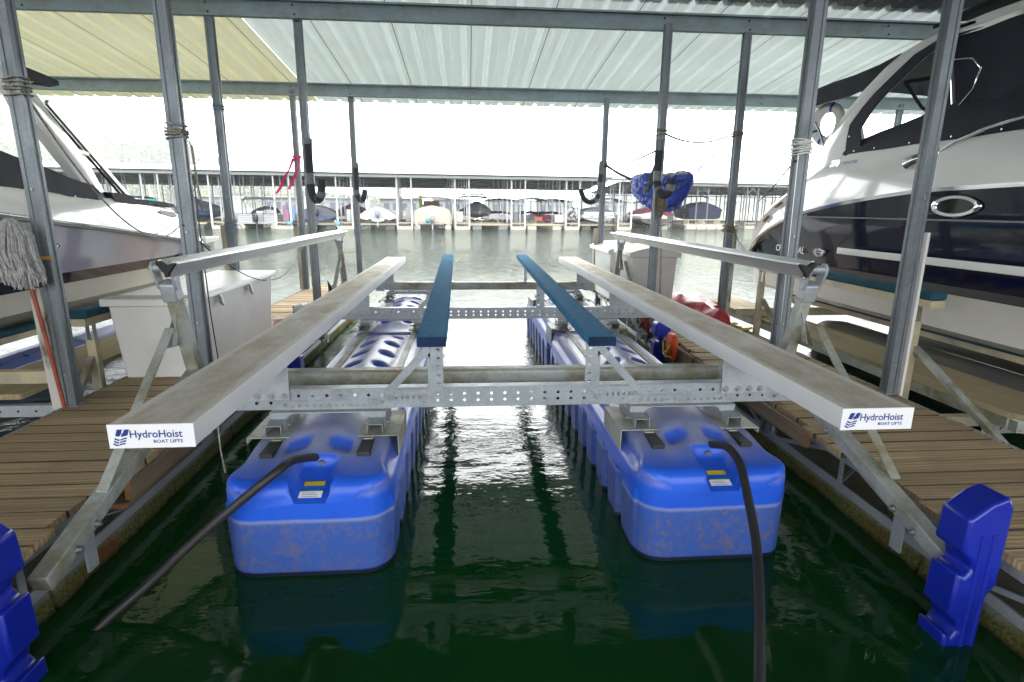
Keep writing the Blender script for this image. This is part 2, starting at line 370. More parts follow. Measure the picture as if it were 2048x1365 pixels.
def water():
    g = NG('lake_water'); o = g.tc.outputs['Object']; s = g.sep(o)
    near = g.ramp(s[1], 2.5, 9.0)                       # sheltered inside the slips, rippled outside
    m1 = g.n.new('ShaderNodeMapping'); m1.inputs['Scale'].default_value = (1.0, 1.9, 1); g.L(o, m1.inputs['Vector'])
    a = g.noise(m1.outputs[0], 1.15, 2, .5, .25); b = g.noise(m1.outputs[0], 4.2, 3, .55, .2); c = g.noise(m1.outputs[0], 13, 3, .6)
    h = g.math('ADD', g.math('MULTIPLY', a, .9), g.math('MULTIPLY', b, .34))
    hb = g.math('ADD', h, g.math('MULTIPLY', g.math('MULTIPLY', c, .30), near))
    m2 = g.n.new('ShaderNodeMapping'); m2.inputs['Scale'].default_value = (2.6, .85, 1); g.L(o, m2.inputs['Vector'])
    d = g.noise(m2.outputs[0], 1.5, 5, .72, .4)
    hb = g.math('ADD', hb, g.math('MULTIPLY', g.math('MULTIPLY', d, 3.0), g.ramp(s[1], 8, 18)))
    amp = g.math('ADD', g.ramp(s[1], 2.2, 11.0, .105, 1.0), g.ramp(s[1], 9, 24, 0, 2.2))
    bp = g.n.new('ShaderNodeBump'); bp.inputs['Strength'].default_value = 1.0; g.L(hb, bp.inputs['Height']); g.L(g.math('MULTIPLY', amp, .06), bp.inputs['Distance'])
    g.L(bp.outputs[0], g.b.inputs['Normal'])
    g.b.inputs['IOR'].default_value = 1.333
    return g.fin((.0030,.036,.0060), .012, 0, .5)
M['water'] = water()
# ------------------------------------------------------------------ water
mb = MB(); mb.add([(-900,-60,0),(900,-60,0),(900,1500,0),(-900,1500,0)], [(0,1,2,3)])
wtr = mb.build('water', M['water'], smooth=0); tag(wtr, kind='structure')

# ------------------------------------------------------------------ roof over the slips
def zroof(y): return 4.16 - .095*(y-7.35)
roof = thing('marina_roof', (0,0,0), 'ribbed sheet roof with galvanised beams over the empty slip', 'roof')
def roof_sheet(x0, x1, ys, lift=0.0, thick=.0):
    prof = []; x = x0; p = 1/3.
    while x < x1-1e-6:
        for dx, dz in ((0,0),(.022,.042),(.070,.042),(.092,0),(.19,0),(.20,.010),(.215,.010),(.225,0)):
            if x+dx <= x1: prof.append((x+dx, dz))
        x += p
    prof.append((x1, 0)); m = MB()
    m.loft([[(a, y, zroof(y)+dz+lift) for a, dz in prof] for y in ys], cap=False, closed=False)
    return m
m = roof_sheet(-2.75, 16.25, [7.0, 11.5]); m.build('roof_panel', M['roof'], roof, smooth=20)
m = roof_sheet(-13.75, 16.25, [-5.5, 3, 7.1], .012); m.build('roof_panel', M['roof_o'], roof, smooth=20)  # opaque; unseen rear end extended to keep light off the foreground
m = roof_sheet(-13.75, -2.755, [7.0, 11.5], .001); m.build('roof_panel', M['roof_y'], roof, smooth=20)['label'] = 'yellowed roof sheet on the left'
def beam(y, x0, x1, name='beam'):
    zt = zroof(y)-.004; m = MB()
    m.box(x0, x1, y-.004, y+.004, zt-.2, zt); m.box(x0, x1, y-.062, y-.0042, zt-.008, zt-.001); m.box(x0, x1, y-.062, y-.0042, zt-.2, zt-.193)
    m.box(x0, x1, y-.066, y-.0622, zt-.2, zt-.178); m.box(x0, x1, y-.066, y-.0622, zt-.022, zt)
    o = m.build(name, M['beam'], roof)
    if y > 4:
        for X in (-4.9, -2.93, -1.975, 2.375, 3.42, 5.2):
            for dz in (-.07, -.165): b = MB(); b.tube([(X+.02*(dz < -.1), y-.067, zt+dz), (X+.02*(dz < -.1), y-.078, zt+dz)], .012, 6); b.build('bolt', M['dark'], o)
    return o
for y in (10.4, 7.35, 4.2, 1.05, -2.1, -5.2): beam(y, -13.6, 16.2)
# ------------------------------------------------------------------ posts
def post(x, y, z0, label, w=.088, face=1, group='steel posts carrying the roof'):
    t = thing('roof_post', (x, y, z0), label, 'post', group)
    zt = zroof(y)-.2; h = w/2; g = .018; d = .008
    if y in (7.47, 10.42, 10.48, 4.23): zt += .10
    # lipped channel: two shallow grooves in the faces seen from the slip
    s = [(-h,-h),(-g,-h),(-g,-h+d),(g,-h+d),(g,-h),(h,-h),(h,-g),(h-d,-g),(h-d,g),(h,g),(h,h),(g,h),(g,h-d),(-g,h-d),(-g,h),(-h,h),(-h,g),(-h+d,g),(-h+d,-g),(-h,-g)]
    m = MB(); m.loft([[(x+a, y+b, z) for a, b in s] for z in (z0, zt)]); m.build('shaft', M['galv_post'], t, bevel=.002)
    m = MB(); m.box(x-h-.004, x+h+.004, y-h-.004, y+h+.004, z0, z0+.012); m.build('base_plate', M['bolt'], t)
    for dz in (.25, .9, 1.55): m = MB(); m.tube([(x, y-h+d, z0+dz), (x, y-h-.001, z0+dz)], .008, 6); m.build('bolt', M['bolt'], t)
    return t
XI, XO, XRI, XRO = -1.975, -2.93, 2.375, 3.42
P = {}
P['L1o'] = post(XO, 4.2, .40, 'steel post on the left edge, behind the hanging mop')
P['L1i'] = post(XI, 4.23, .12, 'steel post rising in front of the white dock box, rope cuff above it')
P['L2o'] = post(XO, 7.35, .40, 'steel post with blue and white rope coils, behind the dock box')
P['L2i'] = post(XI, 7.47, .12, 'steel post with a thick black foam hook, left of the empty slip')
P['L3o'] = post(XO, 10.42, .40, 'steel post with a pink ribbon tied round it')
P['L3i'] = post(XI, 10.48, .12, 'slim steel post at the outer end of the left finger, with a foam hook')
P['R1o'] = post(XRO, 4.15, .40, 'steel post in front of the navy hull, white strip up its side')
P['R1i'] = post(XRI, 4.05, .12, 'steel post with a white tape band, left of the navy boat stern')
P['R2o'] = post(XRO, 7.3, .40, 'steel post where the right hammock strap and a frayed rope are tied')
P['R2i'] = post(XRI, 7.14, .12, 'steel post with foam hook in front of the blue hammock')
P['R3o'] = post(XRO, 10.4, .40, 'steel post almost hidden behind the hammock and its foam hook post')
P['R3i'] = post(XRI, 10.12, .12, 'slim steel post where the left hammock strap is tied')
post(-7.25, 10.42, .1, 'steel post beyond the arch of the plum-grey boat')
post(7.9, 10.42, .1, 'steel post seen through the navy boat cockpit opening')
post(-7.25, 4.2, .1, 'steel post outside the left edge, far side of the plum-grey boat'); post(7.9, 4.2, .1, 'steel post outside the right edge, far side of the navy boat')
def strip(par, x, y, w, t, z0, z1, mat, name='fender_board', rx=0):
    m = MB(); m.bar((x, y, z0), (x+rx, y, z1), w, t, up=(0,1,0)); return m.build(name, mat, par, bevel=.003)
strip(P['L1o'], XO-.088, 4.17, .075, .03, .38, 1.28, M['old_wood'], rx=-.015)
strip(P['L2o'], XO-.078, 7.33, .06, .05, .40, 1.62, M['pale_wood'])
strip(P['L3o'], XO-.075, 10.4, .06, .05, .40, 1.52, M['pale_wood'])
strip(P['R1o'], XRO+.060, 4.1, .024, .05, .40, 1.70, M['white'])
strip(P['R2o'], XRO+.078, 7.3, .06, .05, .40, 1.62, M['old_wood'])
strip(P['R3i'], XRI-.085, 10.1, .07, .05, .42, 1.52, M['pale_wood'])
def wrap(name, x, y, z, h, mat, label, cat='rope', n=5, r=.078, tail=None, seed=0, loose=.006, rr=.0062):
    rnd = random.Random(seed); t = thing(name, (x, y, z), label, cat); m = MB()
    for i in range(n):
        zz = z + h*(i/(n-1)-.5) + rnd.uniform(-.006, .006); tl = rnd.uniform(-.1, .1); pts = []
        for k in range(17):
            a = 2*math.pi*k/16; c, s_ = math.cos(a), math.sin(a); q = max(abs(c), abs(s_))
            rad = (.052/q*.55 + .066*.45) + rnd.uniform(0, loose)
            pts.append((x+c*rad, y+s_*rad, zz+tl*.12*c+rnd.uniform(-.003,.003)))
        m.tube(pts, rr, 5, cap=False)
    m.build('coil', mat, t)
    if tail:
        for k, tl in enumerate(tail):
            m = MB(); m.tube(tl, rr*.8, 5); m.build('loose_end', mat, t)
    return t
wrap('rope_coil', XO, 4.2, 2.60, .10, M['rope'], 'grey rope wrapped round the leftmost post near the roof', seed=1)
wrap('rope_coil', XI, 4.23, 2.34, .085, M['rope'], 'off-white rope cuff on the post by the dock box', seed=2, tail=[[(-1.93,4.17,2.33),(-1.86,4.17,2.25),(-1.85,4.17,2.0),(-1.90,4.17,1.93),(-1.83,4.17,1.82),(-1.86,4.17,2.05),(-1.87,4.17,2.28)]])
wrap('rope_coil', XO, 7.35, 2.99, .05, M['rope_blue'], 'small blue rope coil high on the post behind the box', n=4, seed=3)
wrap('rope_coil', XO, 7.35, 1.60, .13, M['rope_blue'], 'blue and white rope coil low on the post behind the box', n=9, seed=4, tail=[[(-2.86,7.28,1.64),(-2.78,7.27,1.62),(-2.74,7.27,1.5)]])
wrap('rope_coil', XRI, 4.05, 2.29, .09, M['white'], 'flat white binding round the post beside the stern', n=11, seed=5, loose=.001, rr=.0052)
wrap('rope_coil', XRO, 7.3, 2.79, .05, M['rope_tan'], 'tan twine tied at the right hammock strap', n=4, seed=6)
wrap('rope_coil', XRO, 7.3, 1.62, .08, M['rope_tan'], 'frayed brown rope tied low on the hammock post', n=6, seed=7, loose=.03,
     tail=[[(3.47,7.25,1.6),(3.51,7.24,1.5),(3.5,7.24,1.36)],[(3.46,7.25,1.62),(3.55,7.25,1.45),(3.70,7.3,1.30),(3.95,7.4,1.12)],[(3.48,7.25,1.6),(3.49,7.22,1.42),(3.47,7.22,1.28)]])
wrap('rope_coil', XRI, 7.14, 2.78, .05, M['rope_tan'], 'twine band above the foam hook by the hammock', n=3, seed=8)
wrap('rope_coil', XRI, 10.12, 2.62, .05, M['rope_tan'], 'twine band where the left hammock strap ends', n=3, seed=9)
wrap('rope_coil', XO, 10.42, 1.22, .06, M['rope'], 'small grey rope knot low on the ribbon post', n=4, seed=10, tail=[[(-2.88,10.36,1.24),(-2.8,10.35,1.3)],[(-2.9,10.36,1.2),(-2.82,10.35,1.08)]])
def cord(name, pts, r, mat, label, cat='rope', n=5): 
    m = MB(); m.tube(pts, r, n); o = m.build(name, mat, origin=pts[0]); return tag(o, label, cat)
def sag(a, b, s, n=14): 
    a = Vector(a); b = Vector(b); return [tuple(a.lerp(b, i/n) - Vector((0,0,4*s*(i/n)*(1-i/n)))) for i in range(n+1)]
cord('hanging_cord', [(-1.87,4.16,2.05),(-1.868,4.16,1.6),(-1.862,4.16,1.1),(-1.83,4.14,.62)], .0045, M['cord'], 'thin dark cord hanging down beside the dock box post')
cord('mooring_line', sag((-1.99,4.18,1.72), (-2.9,10.36,1.23), .52), .006, M['cord'], 'thin dark line sagging across to the ribbon post')
cord('mooring_line', sag((-2.88,4.17,2.57), (-3.80,7.95,1.62), .48, 20), .008, M['rope'], 'grey rope drooping from the leftmost post over the plum-grey boat')
cord('mooring_line', sag((2.33,4.0,2.25), (2.36,4.0,.30), .0), .003, M['alu'], 'fine wire running down the post beside the stern')
cord('mooring_line', sag((2.31,4.0,2.2), (4.32,8.3,2.0), .02), .007, M['cord'], 'taut dark line from the white-banded post to the boat stern')

cord('hanging_cord', [(-1.37,3.02,.95),(-1.372,3.0,.70),(-1.365,2.98,.55),(-1.345,2.96,.42)], .004, M['rope'], 'short pale string hanging beside the left tank')
# ------------------------------------------------------------------ dock fingers
def finger(x0, x1, label, inner):
    t = thing('dock_finger', ((x0+x1)/2, 5, 0), label, 'dock')
    rnd = random.Random(int(x1*100)); m = MB(); y = -1.0115; p = .1455
    while y < 10.85:
        j0, j1 = rnd.uniform(-.012, .012), rnd.uniform(-.012, .012); gap = rnd.uniform(.004, .0075); z = rnd.uniform(-.003, .003)
        if inner > 0: j1 += .05*(int(y/.1455) % 7 < 3)-.02
        else: j0 -= .05*(int(y/.1455) % 7 < 3)-.02
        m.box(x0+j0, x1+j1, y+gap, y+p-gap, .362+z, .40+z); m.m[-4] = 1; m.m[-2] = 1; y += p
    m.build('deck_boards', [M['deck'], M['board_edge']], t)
    m = MB(); m.box(x0-.012 if inner > 0 else x1+.002, x0-.002 if inner > 0 else x1+.012, -1, 10.85, .385, .408)
    m.build('edge_strip', M['rope'], t)
    for e, (xe, s) in enumerate(((x0, -1), (x1, 1))):
        m = MB(); a = xe - s*.028
        m.bar((a,-1,.335), (a,10.8,.335), .012, .055); m.bar((a-s*.02,-1,.358), (a-s*.02,10.8,.358), .04, .008)
        m.bar((a,-1,.135), (a,10.8,.135), .012, .055); m.bar((a-s*.025,-1,.112), (a-s*.025,10.8,.112), .05, .008)
        yy = -1.0; k = 0
        while yy < 10.2:
            m.bar((a-s*.013,yy,.12), (a-s*.013,yy,.35), .03, .012, up=(1,0,0))
            m.bar((a-s*.013,yy+.03,.35) if k % 2 else (a-s*.013,yy+.03,.12), (a-s*.013,yy+.80,.12) if k % 2 else (a-s*.013,yy+.80,.35), .028, .012, up=(1,0,0)); yy += .83; k += 1
        m.build('truss', M['galv'], t)
    m = MB()
    for yy in [i*.83-1 for i in range(15)]:
        m.bar((x0+.03,yy,.33), (x1-.03,yy,.33), .03, .03); m.bar((x0+.03,yy,.14), (x1-.03,yy+.83,.14), .028, .008)
    m.build('cross_brace', M['galv'], t)
    yy = -1.0
    for ln in (1.55, 1.9, 2.05, 1.9, 1.9, 1.9):
        fb = MB(); n = 90; top = []
        a, b = yy, yy+ln-.03
        rings = []
        for i in range(n+1):
            q = a + (b-a)*i/n
            w = lambda k: .018*noise.noise(Vector((k, q*5, x0)))+.016*noise.noise(Vector((k*3, q*21, x0)))
            rings.append([(x0+.02+w(1), q, -.2), (x1-.02+w(2), q, -.2), (x1-.004+w(3), q, -.01), (x1-.012+w(4)*.8, q, .055), (x1-.02+w(5)*.3, q, .105),
                          (x0+.02+w(6)*.3, q, .105), (x0+.012+w(7)*.8, q, .055), (x0+.004+w(8), q, -.01)])
        fb.loft(rings); fb.build('float', M['mossy'], t, smooth=60); yy += ln
    return t
fL = finger(-2.96, -1.93, 'left wooden dock finger on mossy concrete floats, carrying the long dock box', 1)
fR = finger(2.33, 3.44, 'right wooden dock finger on mossy concrete floats, red towable lying on it', -1)
def timber(x, y0, y1, z0, z1, w, label, cat='timber'):
    t = thing('timber_beam', (x, y0, z0), label, cat)
    m = MB(); m.box(x-w/2, x+w/2, y0+.003, y1, z0, z1); m.build('beam', M['board'], t, bevel=.004)
    m = MB(); m.box(x-w/2+.002, x+w/2-.002, y0, y0+.0028, z0+.002, z1-.002); m.build('cut_end', M['board_end'], t); return t
timber(2.305, 3.42, 5.35, .272, .385, .04, 'pale timber beam bolted along the right finger edge')
timber(2.305, 5.45, 6.2, .262, .375, .04, 'second timber beam farther out, below the life vest', 'timber')
timber(-1.895, 3.0, 4.1, .25, .36, .04, 'timber beam under the near end of the left walkway board')
timber(-1.99, 3.05, 3.95, .17, .205, .11, 'short plank stub lying in the left finger truss')

# ------------------------------------------------------------------ blue corner fenders
def fender(x, y, s, label, zt=.83, k=1.0):
    """s: +1 notches face -x (right finger), -1 face +x"""
    t = thing('corner_fender', (x, y, 0), label, 'dock fender', 'blue plastic corner fenders')
    out = [(0,zt-.10*k)]
    prof = [(.10,zt),(.02,zt-.035*k),(-.075,zt-.12*k),(-.085,zt-.30*k),(-.03,zt-.345*k),(-.01,zt-.40*k),(-.045,zt-.44*k),(-.08,zt-.42*k),(-.085,zt-.66*k),(-.04,zt-.70*k),(-.02,zt-.76*k),(-.05,zt-.80*k),(-.085,zt-.77*k),(-.085,-.02),(.075,-.02),(.075,.22),(.13,.30),(.13,zt-.05)]
    prof = [(x+s*a*.9, b) for a, b in prof]
    m = MB(); m.prism(prof, 1, y, y+.15)
    m.build('body', M['blue_plastic'], t, bevel=.014)
    m = MB()
    for dx in (.005, .055): m.tube([(x+s*dx, y+.003, -.1), (x+s*dx, y+.003, zt-.20*k)], .012, 8)
    m.build('moulded_rib', M['blue_plastic'], t, smooth=60)
    return t
fender(2.13, 1.94, 1, 'blue plastic corner fender standing in the water at lower right', zt=.71, k=.84)
fender(-1.80, 1.92, -1, 'blue plastic corner fender cut by the left picture edge', zt=.74, k=.86)
fender(-1.86, 5.9, -1, 'small blue fender half hidden behind the left walkway board', zt=.60, k=.7)
fender(2.27, 6.35, 1, 'small blue fender between the life vests on the right finger', zt=.62, k=.7)
def pin_bracket(x, y, label):
    t = thing('hinge_bracket', (x, y, .3), label, 'bracket', 'pinned brackets at the finger corner')
    m = MB(); m.box(x-.05, x+.05, y-.035, y+.035, .30, .312); m.box(x-.05, x+.05, y-.035, y+.035, .355, .367); m.box(x+.04, x+.052, y-.03, y+.03, .3122, .3548); m.build('plate', M['galv_new'], t, bevel=.002)
    m = MB(); m.tube([(x-.01,y,.40),(x-.01,y,-.05)], .010, 8); m.tube([(x-.01,y,.385),(x-.01,y,.405)], .022, 6); m.tube([(x-.01,y,.12),(x-.01,y,.15)], .03, 8); m.build('pin', M['galv'], t)
pin_bracket(2.17, 2.03, 'galvanised pin bracket left of the lower right fender')
pin_bracket(2.36, 1.84, 'galvanised pin bracket right of the lower right fender')
pin_bracket(-1.82, 1.95, 'galvanised pin bracket behind the left corner fender')
# walkway the fingers hang from, behind the photographer
wk = thing('main_walkway', (0,-1.9,0), 'wooden main walkway behind the picture', 'dock')
m = MB(); x = -13.
while x < 15: m.box(x+.005, x+.14, -3.4, -1.05, .362, .40); x += .1455
m.build('deck_boards', M['board'], wk); m = MB(); m.box(-13, 15, -3.3, -1.15, -.2, .30); m.build('float', M['mossy'], wk)
# ------------------------------------------------------------------ the empty boat lift
lift = thing('boat_lift', (.24, 3.25, 0), 'galvanised boat lift on blue tanks, empty, with two carpeted bunks', 'boat lift')
def tank(xc, y0, y1, near_round, inner):
    """rotomoulded tank: ribbed walls, ledge, strap grooves, domed crown with paired dents"""
    W = .418; m = MB(); att = []; rings = []; L = y1-y0
    ys = []; d = 0.
    while d < L: ys.append(d); d += .010 if d < .30 or L-d < .2 else .020
    ys.append(L)
    def zcol(z): return z
    xs_top = [1, .965, .93, .87, .80, .74, .735, .61, .605, .52, .46, .40, .34, .28, .22, .16, .10, .05, 0]
    for d in ys:
        e = min(d, L-d); y = y0+d; ring = []
        pr = .15; w = W - (pr - math.sqrt(max(0, pr*pr-(pr-e)**2)) if e < pr else 0)
        rt = .07; dz = (rt - math.sqrt(max(0, rt*rt-(rt-e)**2))) if e < rt else 0
        ph = ((d-.30) % .335)/.335
        rib = sm(.12,.20,ph)*(1-sm(.46,.54,ph)) if (d > .30 and L-d > .25) else 0
        crown = sm(.02,.55,e); 
        side = []
        for z in (-.25,-.05,.0,.06,.12,.18,.24,.29,.325,.345,.36):
            rr = rib*(1-sm(.28,.345,z))
            side.append((w-.045*rr+.012*sm(-.1,.3,z)*(e>.1), z, 1.))
        lip = sm(.08,.25,e)
        side += [(w+.012*lip, .38, 1), (w+.016*lip, .41, 1), (w+.010*lip, .445, .8), (w-.008, .462-dz*.5, .6), (w-.030*lip-.004, .470-dz*.6, .5), (w-.038*lip-.006, .49-dz*.7, .7)]
        prof = []
        for x_, z, c in side: prof.append((x_, z, c))
        for u in xs_top:
            x_ = (w-.045*lip-.01)*u if u > .9 else (w-.045-.01)*u if e > .15 else (w-.055*lip-.01)*u
            z = .565 - .05*(1-sm(0,.5,e)) - (.02 if u == 1 else .006 if u == .965 else 0) - dz
            c = 0.0
            if u < .60: z += .070*crown*(1-(u/.60)**2)**.8*(.4+.6*sm(0,.9,e))
            # paired dents
            v = u
            q = ((d-.62+.16*u) % .36); qq = q/.36
            if d > (.9 if near_round else .2) and L-d > .12 and .10 < u < .52:
                k = math.exp(-((qq-.5)/(.20*(.35+.65*math.sin(math.pi*min(1,max(0,(u-.10)/.42))))))**4)*sm(.11,.17,u)*(1-sm(.45,.51,u))
                z -= .034*k; c = max(c, sm(.35,.6,k))
            if near_round and .24 < d < .52 and u < .56:
                k = math.exp(-(((d-.40+.10*u)/.07)**2))*sm(.10,.2,u)*(1-sm(.46,.56,u)); z -= .028*k; c = max(c, sm(.2,.7,k)*.9)
            c = max(c, (1-sm(.05,.36+.10*noise.noise(Vector((u*4,d*5,xc))),d)) if near_round else c)
            prof.append((x_, z, c, u))
        full = [(-a[0], a[1], a[2], a[3] if len(a) > 3 else 2) for a in prof] + [(a[0], a[1], a[2], a[3] if len(a) > 3 else 2) for a in prof[-2::-1]]
        for X, z, c, u in full:
            if near_round and abs(X-.03) < .105 and d < .27 and u < 2:   # pocket for the hose fitting
                kx = 1-sm(.085,.105,abs(X-.03)); z = z - (z-(.405+.35*d))*kx*(1-sm(.235,.265,d)); c = max(c, kx)
            ring.append((xc+X, y, z)); att.append(c)
        rings.append(ring)
    m.loft(rings, closed=False); n = len(rings[0])
    m.f.append(tuple(range(n))[::-1]); m.m.append(0); m.f.append(tuple((len(rings)-1)*n+k for k in range(n))); m.m.append(0)
    m.att = att
    o = m.build('tank', M['tank'], lift, smooth=50)
    for s in (-1, 1):
        r = MB(); xx = xc+s*.255
        r.box(xx-.026, xx+.026, y0+(.42 if near_round else .03), y1-.03, .563, .573); r.build('strap_rail', M['galv_old'], o)
        if near_round:
            b = MB(); b.box(xx-.036, xx+.036, y0+.25, y0+.425, .53, .567); b.build('rail_foot', M['black'], o, bevel=.006)
    return o
TL, TR = -.832, 1.315
tkL = tank(TL, 2.62, 6.03, True, 1); tank(TL, 6.08, 8.62, False, 1)
tkR = tank(TR, 2.62, 6.03, True, -1); tank(TR, 6.08, 8.62, False, -1)
def sticker(tk, xc):
    s = MB(); y, z = 2.655, .43
    def quad(x0, x1, a0, a1, mi): s.add([(x0, 2.63+a0, .4075+.35*(a0+.01)+.004), (x1, 2.63+a0, .4075+.35*(a0+.01)+.004), (x1, 2.63+a1, .4075+.35*(a1+.01)+.004), (x0, 2.63+a1, .4075+.35*(a1+.01)+.004)], [(0,1,2,3)], mi)
    c = xc+.03
    quad(c-.055, c+.050, .095, .125, 0); quad(c-.06, c+.05, .062, .070, 1); quad(c-.065, c+.05, .02, .061, 2)
    for i in range(3): quad(c-.05, c+.035-.01*i, .027+.011*i, .030+.011*i, 3)
    s.build('warning_label', [M['yellow'], simple('label_green', (.02,.30,.08)), M['white_label'], M['logo_blue']], tk, smooth=0)
sticker(tkL, TL); sticker(tkR, TR)
# cross beams: perforated channel and square tube
BX0, BX1 = -1.70, 2.20
def crossbeam(y, zb, zt):
    m = MB(); hs = []; x = BX0+.04
    while x < BX1-.03: hs += [(round(x,4), round(zb+.042,4)), (round(x,4), round(zt-.042,4))]; x += .0815
    m.perf(BX0, BX1, zb, zt, y, hs, .0105, m=0); m.box(BX0, BX1, y+.0052, y+.075, zt-.006, zt); m.box(BX0, BX1, y+.0052, y+.075, zb, zb+.006)
    o = m.build('cross_beam', M['galv_new'], lift, smooth=30)
    return o
cb1 = crossbeam(3.25, .677, .802); cb2 = crossbeam(6.10, .667, .790)
for y, zc in ((3.62, .765), (8.15, .758)):
    m = MB(); h = .053; c = .016
    sq = [(-h+c,-h),(h-c,-h),(h,-h+c),(h,h-c),(h-c,h),(-h+c,h),(-h,h-c),(-h,-h+c)]
    m.loft([[(x, y+a, zc+b) for a, b in sq] for x in (-1.20, 1.72)]); m.build('cross_tube', M['galv_old'], lift, bevel=.004)
    for x in (-1.26, 1.75):
        m = MB(); m.box(x-.06, x+.06, y-.062, y-.055, zc-.06, zc+.07); m.box(x-.06, x+.06, y-.0548, y+.06, zc-.067, zc-.061); m.build('tube_bracket', M['galv_new'], lift, bevel=.002)
def bolts(par, pts, y, r=.013):
    for x, z in pts:
        m = MB(); m.tube([(x, y-.001, z), (x, y-.004, z)], r*1.45, 10); m.tube([(x, y-.004, z), (x, y-.014, z)], r, 6)
        m.build('bolt', M['bolt'], par)
def saddle(xc, y, zt, inner):
    """bridge bracket on a tank: base plates, open channels, arched angle with holes"""
    for s in (-1, 1):
        xx = xc+s*.305; m = MB()
        m.box(xx-.115, xx+.115, y-.19, y+.22, .574, .580)
        if s == inner: m.box(xx+s*.1155-.003, xx+s*.1155+.003, y-.19, y+.22, .38, .5798)
        else: m.box(xx+s*.1155-.003, xx+s*.1155+.003, y-.19, y+.22, .545, .5798)
        m.build('base_plate', M['galv_old'], lift, bevel=.002)
        m = MB(); c = xc+s*.285
        m.box(c-.045, c-.040, y-.16, y+.20, .5802, .635); m.box(c+.040, c+.045, y-.16, y+.20, .5802, .635); m.box(c-.0398, c+.0398, y-.16, y+.20, .630, .6352)
        m.box(c+.049, c+.053, y-.12, y+.15, .5802, .645)
        m.build('channel', M['galv_new'], lift, bevel=.002)
        m = MB(); m.tube([(c-.085,y-.07,.61),(c+.075,y-.07,.61)], .006, 6); m.tube([(c-.058,y-.07,.61),(c-.046,y-.07,.61)], .013, 6); m.tube([(c+.054,y-.07,.61),(c+.066,y-.07,.61)], .013, 6); m.build('bolt', M['bolt'], lift)
    hs = [(round(xc-.255+.0425*i,4), round(zt-.028,4)) for i in range(13)]
    m = MB(); m.perf(xc-.275, xc+.275, zt-.055, zt, y-.009, hs, .0095, t=.004)
    m.add([(xc-.275,y-.009,zt),(xc-.275,y-.009,zt-.055),(xc-.335,y-.009,zt-.055)], [(0,1,2)]); m.add([(xc+.275,y-.009,zt),(xc+.335,y-.009,zt-.055),(xc+.275,y-.009,zt-.055)], [(0,1,2)])
    m.box(xc-.335, xc+.335, y-.055, y-.0092, zt-.061, zt-.055)
    pr = [(-.335,0),(-.33,-.045),(-.24,-.045)] + [(-.24+.05*(1-math.cos(a)), -.045+.04*math.sin(a)) for a in (.4,.8,1.2,1.57)] + [(.24-.05*(1-math.cos(a)), -.045+.04*math.sin(a)) for a in (1.57,1.2,.8,.4)] + [(.24,-.045),(.33,-.045),(.335,0)]
    m.prism([(xc+a, zt-.0612+b) for a, b in pr], 1, y-.045, y-.039)
    o = m.build('bridge_bracket', M['galv_new'], lift, smooth=30)
    bolts(o, [(xc-.255, zt-.028), (xc+.0, zt-.028), (xc+.255, zt-.028)], y-.010, .010)
for xc, inn in ((TL, 1), (TR, -1)):
    saddle(xc, 3.25, .733, inn); saddle(xc, 6.10, .722, inn); saddle(xc, 8.10, .72, inn)
# bunks
def bunk(a, b, w, t):
    a = Vector(a); b = Vector(b); m = MB(); d = (b-a).normalized(); s = d.cross(Vector((0,0,1))); rings = []
    N = 40
    for i in range(N+1):
        p = a.lerp(b, i/N); ring = []; r = .016; ex = 0.008 if i in (0, N) else 0
        for cx, cz, a0 in ((w/2-r,-r,0),(w/2-r,-t+r,-90),(-w/2+r,-t+r,-180),(-w/2+r,-r,-270)):
            for k in range(4):
                an = R_(a0+90-30*k); wob = .0018*noise.noise(Vector((i*.9, k+cx*9, cz*40)))
                ring.append(p + s*(cx+(r-ex+wob)*math.cos(an)) + Vector((0,0,cz+(r-ex+wob)*math.sin(an))))
        rings.append(ring)
    m.loft(rings); o = m.build('bunk', M['carpet'], lift, smooth=50)
    return o
bkL = bunk((-.210, 3.09, 1.153), (-.313, 8.95, 1.153), .168, .068)
bkR = bunk((.756, 3.07, 1.153), (.838, 8.98, 1.153), .165, .068)
fe = MB(); fe.prism([(-.210-.079,1.092),(-.210+.079,1.092),(-.210+.082,1.10),(-.210+.082,1.14),(-.210+.076,1.147),(-.210-.076,1.147),(-.210-.082,1.14),(-.210-.082,1.10)], 1, 3.083, 3.0885); fe.build('folded_end', M['carpet_end'], bkL, bevel=.002)
fe = MB(); fe.prism([(.756-.077,1.092),(.756+.077,1.092),(.756+.08,1.10),(.756+.08,1.14),(.756+.074,1.147),(.756-.074,1.147),(.756-.08,1.14),(.756-.08,1.10)], 1, 3.063, 3.0685); fe.build('folded_end', M['carpet_end'], bkR, bevel=.002)
bkL['label'] = 'left bunk, carpet torn near the middle'
